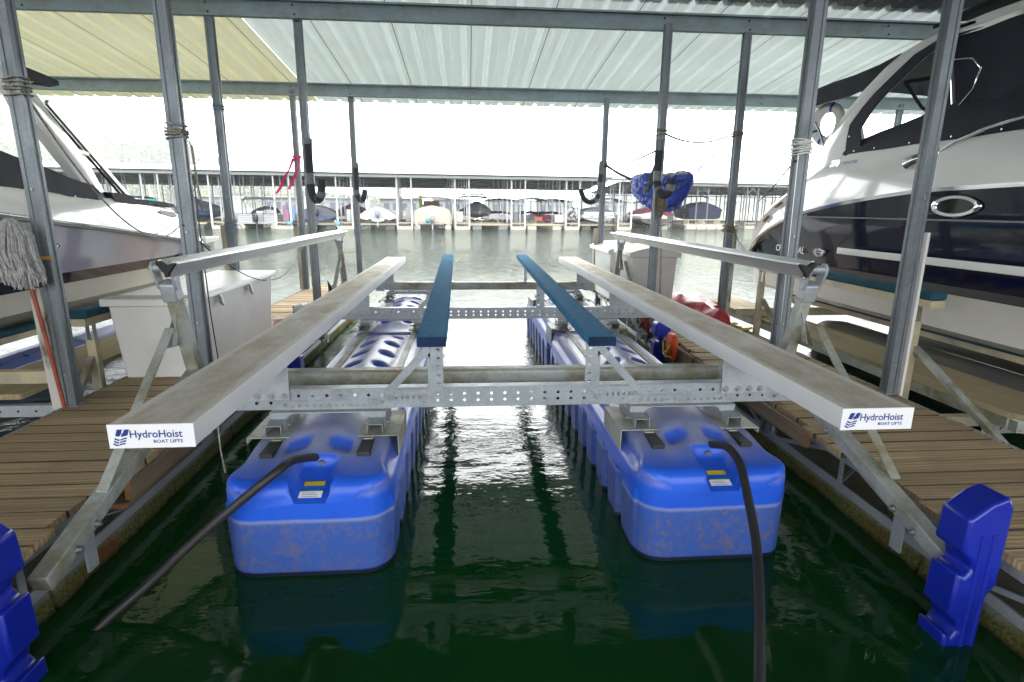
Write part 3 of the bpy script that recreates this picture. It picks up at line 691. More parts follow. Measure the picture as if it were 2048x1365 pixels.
def bunk_bracket(x, y, zb, zt, s):
    """upright slotted plate, diagonal leg, slotted foot; s: side the diagonal runs to"""
    yy = y-.016; u0, u1 = (x-.045, x+.045); m = MB()
    n = int((zt-.03-(zb+.13))/.052)+1
    m.perf(u0, u1, zb+.098, zt, yy, [(round(x-s*.018,4), round(zb+.13+.052*i,4)) for i in range(n)], .014, .0085, t=.005)
    xf = x+s*.30
    m.perf(min(x+s*.03, xf), max(x+s*.03, xf), zb+.02, zb+.098, yy, [(round(x+s*(.065+.034*i),4), round(zb+.05,4)) for i in range(7)], .008, .014, t=.005)
    m.add([(x-s*.045, yy, zb+.098), (x+s*.03, yy, zb+.098), (x+s*.03, yy, zb+.045), (x-s*.01, yy, zb+.075)], [(0,1,2,3)])
    m.bar((x+s*.035, yy+.002, zt-.03), (x+s*.27, yy+.002, zb+.095), .045, .005, up=(0,1,0))
    m.add([(x+s*.03, yy, zt), (x+s*.07, yy, zt-.035), (x+s*.03, yy, zt-.10)], [(0,1,2)])
    m.box(x-.045, x+.045, yy+.0052, yy+.05, zt-.005, zt)
    o = m.build('bunk_bracket', M['galv_new'], lift, smooth=30); bolts(o, [(x+s*.065, zb+.05), (x+s*.269, zb+.05)], yy, .014)
bunk_bracket(-.200, 3.25, .70, 1.082, -1); bunk_bracket(.745, 3.25, .70, 1.082, 1)
bunk_bracket(-.26, 6.10, .69, 1.082, -1); bunk_bracket(.785, 6.10, .69, 1.082, 1)
for x, s in ((-.30, -1), (.825, 1)):
    m = MB(); m.bar((x, 8.16, .812), (x, 8.5, 1.08), .03, .006, up=(1,0,0)); m.bar((x, 8.13, .812), (x, 8.13, 1.08), .04, .006, up=(0,1,0)); m.box(x-.09, x+.09, 8.11, 8.21, .812, .818)
    for i in range(4): m.box(x-.025, x+.025, 8.12, 8.124, .86+.05*i, .875+.05*i)
    m.build('bunk_strut', M['galv'], lift)
# walkway boards with the makers' end caps
def logo(par, x0, x1, z0, z1, y):
    H = z1-z0; k = H/.0945; m = MB()
    def P2(a, b): return (x0+.014*k+(a+.30*b)*k*1.28, y, z0+.012*k+b*k*1.10)
    bw, bh = .036, .060
    m.add([P2(0,.034), P2(.0135,.031), P2(.0135,.044), P2(.0185,.044), P2(.0185,.0295), P2(.038,.036), P2(.038,bh), P2(.0235,bh), P2(.0215,.0445), P2(.0165,.0445), P2(.0165,bh), P2(0,bh)], [(0,1,9,10,11),(1,2,9),(3,4,8),(4,5,6,7,8)], 0)
    for j in range(3):
        for a, b in ((0, .0175), (.0195, .038)):
            pts = []; n = 6
            for i in range(n+1):
                t = a+(b-a)*i/n; w = .0035*math.cos(t/.038*2*math.pi+.6); pts.append((t, .0235-.0105*j+w))
            vs = [P2(p, q) for p, q in pts]+[P2(p, q-.0062) for p, q in pts[::-1]]
            m.add(vs, [(i, i+1, 2*n-i, 2*n+1-i) for i in range(n)], 0)
    for s_, sz, bx, bz, bold, sx in (('HydroHoist', .0475, .083, .040, .00055, .93), ('BOAT LIFTS', .0205, .176, .0155, .0003, 1.12)):
        vs, fs = text_mb(s_, sz*k, bold*k, 0, sx)
        m.add([(x0+bx*k+a, y, z0+bz*k+b) for a, b in vs], fs, 0)
    m.build('lettering', M['logo_blue'], par, smooth=0)
def board(x0, x1, y0, y1, z0, z1, cap, skew=0.):
    m = MB(); m.box(x0+.004, x1-.004, y0, y1, z1-.003, z1+.0006)
    for v in range(len(m.v)): pass
    o = m.build('walk_board', M['walktop'], lift, smooth=0)
    b = MB(); r = .012
    pf = [(x0, z0), (x1, z0), (x1, z1-r), (x1-.003, z1-.003), (x1-r, z1-.0005), (x0+r, z1-.0005), (x0+.003, z1-.003), (x0, z1-r)]
    b.loft([[(a, y0, c) for a, c in pf], [(a, y1, c) for a, c in pf]]); b.build('board_body', M['walkside'], o)
    c = MB(); c.box(x0-.003, x1+.003, y0-.006, y0-.0005, z0-.003, z1+.001); e = c.build('end_cap', M['white_label'], o, bevel=.0015)
    logo(e, x0, x1, z0+.004, z1-.003, y0-.0075)
    return o
board(-1.352, -1.045, 2.088, 9.60, .958, 1.05, 1)
board(1.553, 1.863, 2.108, 9.68, .958, 1.05, 1)
def board_bracket(x0, x1, y, zb, zt, bs):
    m = MB(); yy = y-.009; m.box(x0, x1, yy-.006, yy, zb, zt); m.box(x0, x1, yy+.0002, yy+.10, zt-.006, zt)
    o = m.build('board_bracket', M['galv'], lift, bevel=.006); bolts(o, [(x0+(x1-x0)*q, zb+.03) for q in bs], yy-.006, .014)
board_bracket(-1.345, -1.055, 3.25, .738, .957, (.1,.36,.63,.9)); board_bracket(1.565, 1.85, 3.25, .738, .957, (.1,.37,.63,.88))
board_bracket(-1.345, -1.065, 6.10, .728, .957, (.3,.6,.88)); board_bracket(1.565, 1.85, 6.10, .728, .957, (.12,.4,.7))
board_bracket(-1.34, -1.06, 8.10, .80, .957, (.2,.8)); board_bracket(1.57, 1.84, 8.10, .80, .957, (.2,.8))
bolts(cb1, [(1.93,.713),(1.995,.713),(2.06,.76),(-1.40,.713),(2.0,.76)], 3.25, .012)
# swing arms and guide rails
def arm(xa, s, y0, label=None, far=False):
    """s=+1 right. y0: shift along the slip"""
    X = xa; m = MB(); dy = y0
    m.bar((X,2.10+dy,.30), (X,3.62+dy,.79), .082, .078, h2=.07); m.build('pivot_tube', M['galv_old'], lift, bevel=.006)
    for yy, zz in ((2.28,.345),(2.42,.39),(3.0,.575)): b = MB(); b.tube([(X-s*.045, yy+dy, zz), (X-s*.068, yy+dy, zz)], .010, 6); b.tube([(X-s*.042, yy+dy, zz), (X-s*.047, yy+dy, zz)], .020, 10); b.build('bolt', M['bolt'], lift)
    m = MB(); m.bar((X,3.64+dy,.74), (X,3.455+dy,1.335), .085, .085, up=(1,0,0), w2=.07, h2=.07); o = m.build('swing_arm', M['galv_old'], lift, bevel=.006)
    g = MB(); g.prism([(3.50+dy,1.16),(3.56+dy,.98),(3.37+dy,1.00)], 0, X+s*.044, X+s*.05); g.prism([(3.46+dy,1.22),(3.42+dy,1.02),(3.36+dy,1.02)], 0, X-s*.01, X-s*.004); g.build('gusset', M['galv_old'], o)
    # clevis: tapered socket and two ears with a pin and roller
    c = MB(); c.bar((X,3.462+dy,1.29), (X,3.425+dy,1.405), .098, .088, up=(1,0,0)); c.build('socket', M['galv'], o, bevel=.012)
    for e in (-1, 1):
        q = MB(); xx = X+e*.050
        pr = [(3.455,1.36),(3.405,1.36),(3.345,1.47),(3.343,1.51),(3.358,1.53),(3.385,1.535),(3.41,1.52),(3.42,1.49),(3.45,1.42)]
        q.prism([(a+dy, b) for a, b in pr], 0, xx-.008, xx+.008); q.build('clevis_ear', M['galv'], o, bevel=.004)
    r = MB(); r.tube([(X-.0415,3.378+dy,1.494),(X+.0415,3.378+dy,1.494)], .029, 16); r.build('roller', M['galv_new'], o)
    r = MB(); r.tube([(X-.078,3.378+dy,1.494),(X+.078,3.378+dy,1.494)], .012, 8); r.build('pin', M['brass'], o)
    f = MB(); bo = .060 if s > 0 else .0
    f.bar((X+s*bo,3.37+dy,1.13), (X+s*(bo-.005),2.55+dy,.485), .012, .052, up=(1,0,0)); f.build('brace', M['galv_old'], lift, bevel=.002)
    f = MB(); f.box(X-s*.0-.006, X+.006, 2.38+dy, 2.45+dy, .16, .36); f.build('pivot_plate', M['galv'], lift)
arm(2.175, 1, 0); arm(-1.80, -1, .10); arm(2.19, 1, 4.62); arm(-1.81, -1, 4.78)
def rail(x0, x1, y0, y1, z, s):
    # open V extrusion, hollow side up
    m = MB(); w = .10
    pr = [(0,.055),(.012,.060),(.055,.030),(.10,.046),(.108,.034),(.066,-.020),(.060,-.045),(.045,-.045),(.040,-.018),(-.004,.040)]
    rings = []
    for y, xx in ((y0, x0), (y1, x1)): rings.append([(xx+s*a*-1, y, z+b) for a, b in pr])
    m.loft(rings); m.build('guide_rail', M['alu'], lift)
    c = MB(); c.loft([[(x0-s*(a*.9+.004), yy, z+b*.9) for a, b in pr] for yy in (y0-.035, y0-.001)]); c.build('rail_end', M['dark'], lift)
rail(-1.79, -1.80, 3.42, 8.22, 1.487, -1); rail(2.13, 2.14, 3.34, 8.06, 1.492, 1)
# air hoses
def hose(name, pts, label):
    t = thing(name, pts[0], label, 'hose', 'black air hoses')
    m = MB(); P_ = [Vector(p) for p in pts]; out = []
    for i in range(len(P_)-1):
        a = P_[max(i-1,0)]; b = P_[i]; c = P_[i+1]; d = P_[min(i+2,len(P_)-1)]
        for k in range(8):
            t_ = k/8; out.append(.5*((2*b)+(c-a)*t_+(2*a-5*b+4*c-d)*t_*t_+(3*b-a-3*c+d)*t_**3))
    out.append(P_[-1]); m.tube(out, .022, 14); m.build('hose', M['black'], t, smooth=60)
    c = MB(); d = (out[1]-out[0]).normalized(); c.tube([out[0]+d*.012, out[0]+d*.03], .0262, 14); c.box(out[0].x+.022, out[0].x+.04, out[0].y-.01, out[0].y+.012, out[0].z+.0, out[0].z+.045); c.build('hose_clamp', M['chrome'], t)
    w = MB(); vs, fs = text_mb('UC', .035); q = out[7 if out[0].x < 0 else 9]
    return t
hose('air_hose', [(TL+.035,2.92,.515),(-.845,2.86,.545),(-.905,2.74,.585),(-.945,2.62,.585),(-1.066,2.55,.50),(-1.308,2.50,.30),(-1.50,2.43,.13),(-1.66,2.32,.01),(-1.74,2.25,-.08)], 'black air hose running from the left tank down into the water')
hose('air_hose', [(TR+.03,2.95,.51),(1.375,2.88,.555),(1.405,2.76,.59),(1.41,2.62,.555),(1.375,2.45,.465),(1.325,2.25,.36),(1.22,2.0,.28),(1.128,1.8,.205),(1.055,1.65,.14),(.98,1.5,.06),(.90,1.35,-.05)], 'black air hose looping from the right tank to the bottom edge')
def fitting(x):
    m = MB(); m.tube([(x,2.95,.52),(x,2.86,.50)], .024, 12); m.build('hose_fitting', M['bolt'], lift)
fitting(TL+.035); fitting(TR+.03)
# ------------------------------------------------------------------ cruisers in the neighbouring slips
def interp(tab, y):
    if y <= tab[0][0]: return tab[0][1]
    for (a, b), (c, d) in zip(tab, tab[1:]):
        if y <= c: return b+(d-b)*(y-a)/(c-a)
    return tab[-1][1]
def hull(root, xc, stations, prof, bands):
    """prof(y) -> half section from keel to deck centre; bands: (name, i0, i1, mat)"""
    P_ = [prof(y) for y in stations]; out = {}
    for name, i0, i1, mat in bands:
        m = MB()
        for s in (-1, 1):
            m.loft([[(xc+s*p[0], y, p[1]) for p in pr[i0:i1+1]] for y, pr in zip(stations, P_)], closed=False, cap=False)
        out[name] = m.build(name, mat, root, smooth=28)
    m = MB(); pr = P_[-1]; y = stations[-1]
    m.add([(xc-p[0], y, p[1]) for p in pr[1:]] + [(xc+p[0], y, p[1]) for p in pr[:0:-1]] , [tuple(range(2*len(pr)-2))]); out['transom'] = m.build('transom', M['gel_white'], root)
    return out
def shell(root, name, rings, mat, th=.012):
    m = MB(); m.loft(rings, closed=False, cap=False); o = m.build(name, mat, root, smooth=50)
    q = o.modifiers.new('thick', 'SOLIDIFY'); q.thickness = th; q.offset = 0; return o
def side_text(root, txt, size, X, Y0, z0, mat, bold=0., sx=1., shear=0., dirn=-1, name='lettering', ins=0.):
    vs, fs = text_mb(txt, size, bold, shear, sx); m = MB(); m.add([(X+ins*b, Y0+dirn*a, z0+b) for a, b in vs], fs); return m.build(name, mat, root, smooth=0)

rb = thing('cabin_cruiser', (5.62, 5, .6), 'white and navy cabin cruiser with a radar arch on the right', 'boat')
ZR = [(0,2.15),(5.2,2.05),(5.8,2.0),(6.4,1.935),(7.2,1.82),(7.8,1.65),(8.2,1.46),(8.45,1.27),(8.6,1.10)]
ZD = [(0,2.5),(3,2.53),(6.25,2.53),(6.45,2.56),(6.9,2.42),(7.3,2.26),(7.7,2.06),(7.96,1.93),(8.2,1.77),(8.46,1.52),(8.6,1.34)]
HB = [(0.2,.05),(.8,.45),(1.6,.80),(2.6,1.0),(3.6,1.0),(8.1,1.0),(8.4,.985),(8.6,.93)]
def pr_r(y):
    h = interp(HB, y); zr = interp(ZR, y); zd = max(interp(ZD, y), zr+.1); k = max(0, (2.4-y)/2.4)
    b = lambda z: min(z, zr-.03); k2 = .105*sm(6.9, 7.9, y)
    return [(0, .50+.9*k), (.62*h, .60+.75*k), (1.02*h, .70+.6*k), (1.17*h, .78+.5*k), (1.225*h, b(1.12+.3*k)), (1.27*h, b(1.45)), (1.30*h, b(1.70)), (1.315*h, zr-.022), (1.345*h, zr-.018), (1.345*h, zr+.018), (1.315*h, zr+.022),
            (1.295*h, zr+.30*(zd-zr)), (1.262*h, zr+.62*(zd-zr)), ((1.215+.09*k2/.105)*h, zr+.90*(zd-zr)), ((1.18+k2)*h, zd), (1.05*h, zd+.02), (.6*h, zd+.05), (0, zd+.06)]
ST = [.2,.5,.9,1.4,2,2.6,3.3,4,4.6,5.2,5.7,6.1,6.35,6.5,6.75,7,7.3,7.6,7.9,8.1,8.25,8.4,8.52,8.6]
H = hull(rb, 5.62, ST, pr_r, [('bottom',0,4,M['hull_white']),('hull_side',4,7,M['gel_navy']),('rub_rail',7,10,M['chrome']),('topside',10,15,M['gel_white']),('deck',15,17,M['gel_white'])])
m = MB(); ys = [2.6,3.3,4,4.6,5.2,5.7,6.1,6.4]
m.loft([[(5.62-1.27*interp(HB,y)-.004-.006*q, y, z) for q, z in ((0,1.365),(1,1.372),(1,1.43),(0,1.438))] for y in ys], closed=False, cap=False); m.build('side_stripe', M['gel_white'], rb)
m = MB(); m.loft([[(5.62-1.31*interp(HB,y)-.002, y, z+.0) for z in (1.775,1.79)] for y in [3,4,5,5.5,6,6.5,7,7.4]], closed=False, cap=False); m.build('pin_stripe', simple('pin_stripe_grey', (.2,.2,.22), .3), rb)
m = MB(); 
for yy, zz in ((2.6,1.17),(8.2,1.0)): pass
m.loft([[(5.62-1.245*interp(HB,y)-.004, y, z) for z in (1.13,1.20)] for y in [2.6,4,5.5,7,8.0]], closed=False, cap=False); m.build('boot_stripe', M['black'], rb)
side_text(rb, 'CHAPARRAL', .125, 4.335, 7.74, 1.31, M['white_label'], bold=.0016, sx=.98, shear=.15)
m = MB()   # winged disc emblem beside the name
for r0, r1, zc in ((.9,1.0,0),(.62,.74,0)):
    n = 28
    for i in range(n):
        a, b = 2*math.pi*i/n, 2*math.pi*(i+1)/n
        if .15 < (i/n % .5) < .2: continue
        m.add([(4.333, 6.74+.10*r*math.cos(t), 1.355+.052*r*math.sin(t)) for r, t in ((r0,a),(r1,a),(r1,b),(r0,b))], [(0,1,2,3)])
m.add([(4.332,6.90,1.36),(4.332,6.66,1.345),(4.332,6.58,1.37),(4.332,6.66,1.358)], [(0,1,2,3)]); m.add([(4.332,6.88,1.39),(4.332,6.64,1.37),(4.332,6.60,1.39),(4.332,6.66,1.383)], [(0,1,2,3)])
m.build('emblem', M['white_label'], rb, smooth=0)
side_text(rb, '270', .095, 4.368, 6.80, 2.375, M['chrome'], bold=.002, sx=1.15, shear=.35, ins=.10)
side_text(rb, 'SIGNATURE', .05, 4.368, 6.56, 2.385, M['logo_blue'], bold=.0006, sx=.95, shear=.35, ins=.10)
def lens(root, X, yc, zc, ry, rz, name='porthole'):
    n = 36; o1 = []; o2 = []; i1 = []; i2 = []
    for i in range(n):
        a = 2*math.pi*i/n; c, s_ = math.cos(a), math.sin(a)
        o1.append((X-.004, yc+ry*c, zc+rz*s_*abs(s_)**-.0*(1-.12*abs(c)))); o2.append((X-.022, yc+ry*.94*c, zc+rz*.90*s_)); i1.append((X-.020, yc+ry*.80*c, zc+rz*.66*s_*abs(s_)**.25)); i2.append((X-.006, yc+ry*.77*c, zc+rz*.60*s_*abs(s_)**.25))
    m = MB(); m.loft([o1, o2, i1, i2], cap=False); o = m.build(name, M['chrome'], root, smooth=60)
    g = MB(); g.add([(p[0]-.001, p[1], p[2]) for p in i2], [tuple(range(n))]); g.build('glass', simple('dark_glass', (.02,.02,.022), .08), o)
lens(rb, 4.30, 4.80, 1.905, .265, .10); lens(rb, 4.30, 3.4, 1.90, .26, .10)
m = MB(); m.tube([(4.345,5.34,2.36),(4.32,5.40,2.34),(4.31,5.47,2.31)], [.05,.055,.06], 12); o = m.build('vent_scoop', M['chrome'], rb)
m = MB(); m.tube([(4.312,5.44,2.322),(4.304,5.475,2.308)], .045, 12); m.build('scoop_opening', M['dark'], o)  # solid dark disc paints the shade inside the scoop
AO = [(7.25,2.20),(7.25,2.41),(7.09,2.69),(6.77,2.99),(6.49,3.19),(6.2,3.35),(5.98,3.44),(5.7,3.49),(5.43,3.51),(5.1,3.50)]
AI = [(6.5,2.45),(6.5,2.62),(6.60,2.83),(6.42,2.99),(6.25,3.11),(5.95,3.27),(5.75,3.37),(5.43,3.44),(5.25,3.455),(5.1,3.45)]
def leg(root, x0, x1, A, B, mat, name):
    n = len(A); m = MB(); r = .0
    xs = [x0, x0+(x1-x0)*.15, x1-(x1-x0)*.15, x1]
    rings = []
    for a, b in zip(A, B):
        a = Vector((0,)+tuple(a)); b = Vector((0,)+tuple(b)); e = .10
        def pt(x, t): q = a.lerp(b, t); return (x, q.y, q.z)
        rings.append([pt(xs[0],.2), pt(xs[0],.8), pt(xs[1],1), pt(xs[2],1), pt(xs[3],.8), pt(xs[3],.2), pt(xs[2],0), pt(xs[1],0)])
    m.loft(rings); return m.build(name, mat, root, smooth=40)
leg(rb, 4.44, 4.60, AO, AI, M['gel_white'], 'radar_arch'); leg(rb, 6.66, 6.80, AO, AI, M['gel_white'], 'radar_arch')
m = MB(); m.prism([(5.35,3.505),(5.0,3.52),(4.0,3.50),(3.2,3.42),(3.2,3.38),(4.0,3.44),(5.0,3.445),(5.4,3.44)], 0, 4.44, 6.80); m.build('hard_top', M['gel_white'], rb, bevel=.01)
# canvas that follows the inside of the arch
TI = [(6.36,2.57),(6.42,2.75),(6.24,2.95),(6.10,3.06),(5.8,3.22),(5.62,3.32),(5.35,3.40),(5.0,3.41)]
m = MB(); q = [(6.62,2.42),(6.63,2.68)]+[(a+.01,b) for a, b in AI[2:8]]
m.prism(q+TI[::-1], 0, 4.425, 4.438); m.build('arch_canvas', M['navy'], rb)
m = MB(); 
for yy, zz in ((6.58,2.70),(6.60,2.46),(6.44,2.50)): m.tube([(4.424,yy,zz),(4.416,yy,zz)], .009, 8)
m.build('snap', M['chrome'], rb)
def canopy(root, ys, zs, hw, xc, val, mat, name='canvas_top', crown=.10):
    rings = []
    for y, z, v in zip(ys, zs, val):
        r = [(-hw-.01, z-v), (-hw, z-v*.4), (-hw+.03, z-.01)]+[(-hw*(1-t), z+crown*math.sin(t*math.pi/2)) for t in (.15,.35,.6,.85)]
        r = r+[(0, z+crown)]+[(-a, b) for a, b in r[::-1]]
        rings.append([(xc+a, y, b+.008*noise.noise(Vector((a*3, y*4, b*2)))) for a, b in r])
    return shell(root, name, rings, mat)
canopy(rb, [7.95,7.7,7.3,6.9,6.5,6.2], [3.40,3.43,3.44,3.44,3.46,3.50], 1.04, 5.62, [.19,.23,.24,.25,.22,.10], M['navy'], crown=.07)
canopy(rb, [5.52,5.2,4.8,4.3,3.8,3.3], [3.585,3.61,3.62,3.61,3.58,3.50], 1.22, 5.62, [.05,.07,.07,.07,.07,.07], M['navy'], crown=.09)
m = MB(); m.loft([[(4.50+.02*math.sin(y*9), y, z) for z in (2.60, 2.9, 3.2, 3.42)] for y in (5.42,5.1,4.8,4.4,4.0,3.6,3.3)], closed=False, cap=False); m.build('side_curtain', M['navy'], rb)
m = MB(); m.loft([[(6.74+.02*math.sin(y*9), y, z) for z in (2.60, 2.9, 3.2, 3.44)] for y in (6.0,5.1,4.8,4.4,4.0,3.6,3.3)], closed=False, cap=False); m.build('side_curtain', M['navy'], rb)
m = MB(); m.tube([(4.60,6.05,3.18),(5.1,5.95,3.26),(5.62,5.9,3.27),(6.14,5.95,3.26),(6.6,6.05,3.18)], .022, 8); m.tube([(4.60,6.05,3.18),(4.62,5.8,2.9),(4.64,5.6,2.75)], .016, 8); m.build('canopy_bow', M['navy'], rb)
# cockpit cover, lying over the coamings
rings = []
for y, zt in ((6.66,2.605),(6.45,2.66),(6.2,2.70),(5.9,2.74),(5.6,2.785),(5.3,2.83),(5.0,2.84),(4.6,2.87),(4.0,2.88),(3.3,2.86)):
    zb = 2.50; r = []
    for t in (0,.25,.5,.75,1): r.append((-1.205+.10*t**1.5, zb+(zt-zb)*t))
    for t in (.2,.5,.8): r.append((-1.10*(1-t), zt+.03*t))
    r = r+[(-a, b) for a, b in r[::-1]]
    rings.append([(5.62+a+.012*noise.noise(Vector((b*9, y*5, 1))), y, b+.015*noise.noise(Vector((a*4, y*6, 3)))) for a, b in r])
shell(rb, 'cockpit_cover', rings, M['navy'])
m = MB(); y = 6.4
for y in (6.43,6.1,5.6,5.1,4.6): m.tube([(4.405,y,2.525),(4.398,y,2.525)], .009, 8)
m.build('snap', M['chrome'], rb)
m = MB(); m.tube([(4.385,5.20,2.40),(4.37,5.0,2.47),(4.36,4.7,2.545),(4.36,4.3,2.60),(4.36,3.7,2.62),(4.38,3.0,2.60)], .016, 10); m.tube([(4.40,5.24,2.39),(4.38,5.18,2.405)], .03, 8); m.build('grab_rail', M['chrome'], rb)
m = MB(); m.tube([(4.46,5.36,3.40),(4.46,5.20,2.82)], .022, 10); m.build('canopy_strut', M['chrome'], rb)
m = MB(); m.tube([(4.46,5.30,3.22),(4.46,5.08,3.18),(4.46,4.98,3.08),(4.46,5.02,2.92),(4.46,5.14,2.80)], .010, 8); m.build('strut_hoop', M['chrome'], rb)
m = MB(); m.tube([(4.72,7.92,3.16),(4.66,7.55,2.86),(4.62,7.35,2.66)], .018, 8); m.build('stanchion', M['chrome'], rb)
for a, b in (((7.84,1.93),(7.70,1.995)),((8.12,1.73),(8.0,1.81))): m = MB(); m.bar((4.322,a[0],a[1]-.03), (4.322,b[0],b[1]-.03), .02, .035, up=(1,0,0)); m.build('cleat_recess', M['rope_tan'], rb)
m = MB(); m.tube([(4.9,4.9,3.66),(4.9,4.9,3.74)], .035, 10); m.tube([(4.9,4.9,3.745),(4.9,4.9,3.78)], .042, 10, m=0); m.build('mast_light', M['white'], rb, bevel=.004)
# lifebuoy
lb = thing('lifebuoy', (4.82,7.66,2.98), 'white horseshoe lifebuoy hung by the stern of the navy boat', 'lifebuoy')
cn = Vector((4.82,7.66,2.99)); nx = Vector((.62,-.78,0)); up = Vector((0,0,1)); m = MB()
pts = [cn + nx*.155*math.cos(R_(a)) + up*.215*math.sin(R_(a)) for a in range(0, 361, 12)]
m.tube(pts, .062, 12, cap=False); m.build('ring', M['white'], lb, smooth=70)
for a in (75, 205, 250):
    m = MB(); c = cn + nx*.155*math.cos(R_(a)) + up*.215*math.sin(R_(a)); d = (nx*-.155*math.sin(R_(a)) + up*.215*math.cos(R_(a))).normalized()
    m.tube([c-d*.015, c+d*.015], .066, 12); m.build('band', M['logo_blue'], lb)

lb2 = thing('cabin_cruiser', (-5.15, 5, .6), 'white and plum-grey cruiser with a swept arch on the left', 'boat')
ZRL = [(0,1.95),(5,1.766),(5.55,1.70),(6.67,1.575),(7.74,1.43),(8.72,1.29),(8.95,1.26)]
ZDL = [(0,2.15),(5,2.04),(6.1,1.95),(6.4,1.93),(7.1,1.92),(7.6,1.87),(8.05,1.80),(8.46,1.63),(8.71,1.44),(8.95,1.37)]
HBL = [(0.6,.05),(1.2,.45),(2.0,.80),(3.0,1.0),(8.2,1.0),(8.6,.985),(8.95,.94)]
def pr_l(y):
    h = interp(HBL, y); zr = interp(ZRL, y); zd = max(interp(ZDL, y), zr+.08); k = max(0, (2.6-y)/2.6); t = sm(7.6, 8.95, y)*.08
    b = lambda z: min(z, zr-.05)
    return [(0, .55+.9*k), (.6*h, .66+.8*k), (.96*h, .80+.6*k+t), (1.15*h, .90+.5*k+t), (1.20*h, b(1.06+.3*k+t)), (1.235*h, b(1.105+.3*k+t)), (1.255*h, b(1.21+.25*k+t*.5)), (1.285*h, b(1.45)), (1.31*h, zr-.028), (1.345*h, zr-.024), (1.345*h, zr+.024), (1.31*h, zr+.028),
            (1.285*h, zr+.35*(zd-zr)), (1.245*h, zr+.72*(zd-zr)), (1.19*h, zd), (1.05*h, zd+.02), (.6*h, zd+.04), (0, zd+.05)]
STL = [.6,.9,1.3,1.8,2.4,3,4,5,5.5,6,6.5,7,7.4,7.8,8.1,8.4,8.6,8.8,8.95]
hull(lb2, -5.15, STL, pr_l, [('bottom',0,5,M['hull_white']),('hull_stripe',5,6,M['gel_navy']),('hull_side',6,8,M['gel_purple']),('rub_rail',8,11,M['rubber_trim']),('topside',11,15,M['gel_white']),('deck',15,17,M['gel_white'])])
m = MB(); m.loft([[(-5.15+1.3465*interp(HBL,y)+.004, y, interp(ZRL,y)+q) for q in (.004,.018)] for y in STL[5:]], closed=False, cap=False); m.build('rail_insert', M['chrome'], lb2)
m = MB(); m.prism([(8.9,1.30),(9.32,1.31),(9.38,1.335),(9.38,1.375),(9.3,1.39),(8.9,1.385)], 0, -6.3, -3.93); m.build('swim_platform', M['gel_white'], lb2, bevel=.012)
AOL = [(5.1,3.36),(5.4,3.22),(5.74,3.04),(5.84,2.97),(5.96,2.9),(6.04,2.84),(6.14,2.72),(6.24,2.64),(6.45,2.45),(6.65,2.24),(6.86,1.93)]
AIL = [(5.1,3.28),(5.4,3.14),(5.66,2.98),(5.72,2.83),(5.80,2.68),(5.93,2.60),(6.03,2.52),(6.13,2.42),(6.27,2.28),(6.44,2.10),(6.50,1.93)]
leg(lb2, -4.16, -4.02, AOL, AIL, M['gel_white'], 'radar_arch'); leg(lb2, -6.28, -6.14, AOL, AIL, M['gel_white'], 'radar_arch')
m = MB(); m.prism([(5.1,3.36),(5.5,3.17),(5.45,3.10),(5.1,3.28)], 0, -6.138, -4.162); m.build('arch_top', M['gel_white'], lb2)
m = MB(); m.bar((-4.10,6.22,2.83), (-4.08,7.36,1.93), .035, .05); m.build('windshield_strut', M['alu'], lb2, bevel=.004)
m = MB(); m.bar((-4.135,6.205,2.80), (-4.115,7.33,1.91), .02, .018); m.build('strut_gasket', M['black'], lb2)
m = MB(); m.bar((-4.09,6.45,2.41), (-4.09,6.72,2.385), .03, .045); m.build('strut_bracket', M['gel_cream'], lb2, bevel=.004)
def cloth_prism(root, poly, x0, x1, mat, name, amp=.012):
    n = 9; rings = []
    for i in range(n):
        t = i/(n-1); x = x0+(x1-x0)*t; cr = .05*math.sin(t*math.pi)
        rings.append([(x, a+amp*noise.noise(Vector((x*4, a*6, b*6))), b+cr+amp*noise.noise(Vector((x*5, a*7, 9+b*5)))) for a, b in poly])
    m = MB(); m.loft(rings); return m.build(name, mat, root, smooth=50)
cloth_prism(lb2, [(4.0,2.36),(4.8,2.34),(5.33,2.285),(5.47,2.26),(5.7,2.22),(5.89,2.18),(6.12,2.12),(6.31,2.08),(6.48,2.06),(6.57,2.0),(6.60,1.93),(6.55,1.90),(6.40,1.885),(6.25,1.90),(6.11,1.92),(5.97,1.95),(5.83,1.96),(5.63,1.975),(5.34,1.99),(4.8,2.02),(4.0,2.05)], -3.945, -6.33, M['navy'], 'cockpit_cover')
cloth_prism(lb2, [(6.75,1.985),(6.93,1.985),(7.12,1.965),(7.21,1.925),(7.5,1.915),(7.8,1.90),(8.12,1.865),(8.09,1.82),(7.8,1.84),(7.23,1.865),(7.03,1.855),(6.83,1.865)], -3.935, -6.35, M['navy'], 'coaming_cover', .006)
cloth_prism(lb2, [(6.40,3.19),(6.74,3.18),(6.92,3.15),(6.92,3.10),(6.75,3.06),(6.55,3.07),(6.42,3.10)], -4.4, -5.9, M['navy'], 'stowed_canopy', .02)
m = MB(); m.tube([(-4.42,6.3,3.0),(-4.42,6.6,3.09),(-4.42,6.9,3.13)], .012, 8); m.tube([(-4.2,5.75,2.98),(-4.3,6.1,3.06),(-4.42,6.5,3.08)], .012, 8); m.build('canopy_frame', M['chrome'], lb2)
m = MB()
for y, z in ((6.52,1.925),(6.30,1.912),(6.15,1.935),(5.75,1.975),(6.80,1.885),(7.0,1.88),(7.3,1.885),(7.5,1.875),(7.7,1.865),(7.95,1.85)): m.tube([(-3.944,y,z),(-3.926,y,z)], .009, 8)
m.build('snap', M['chrome'], lb2)
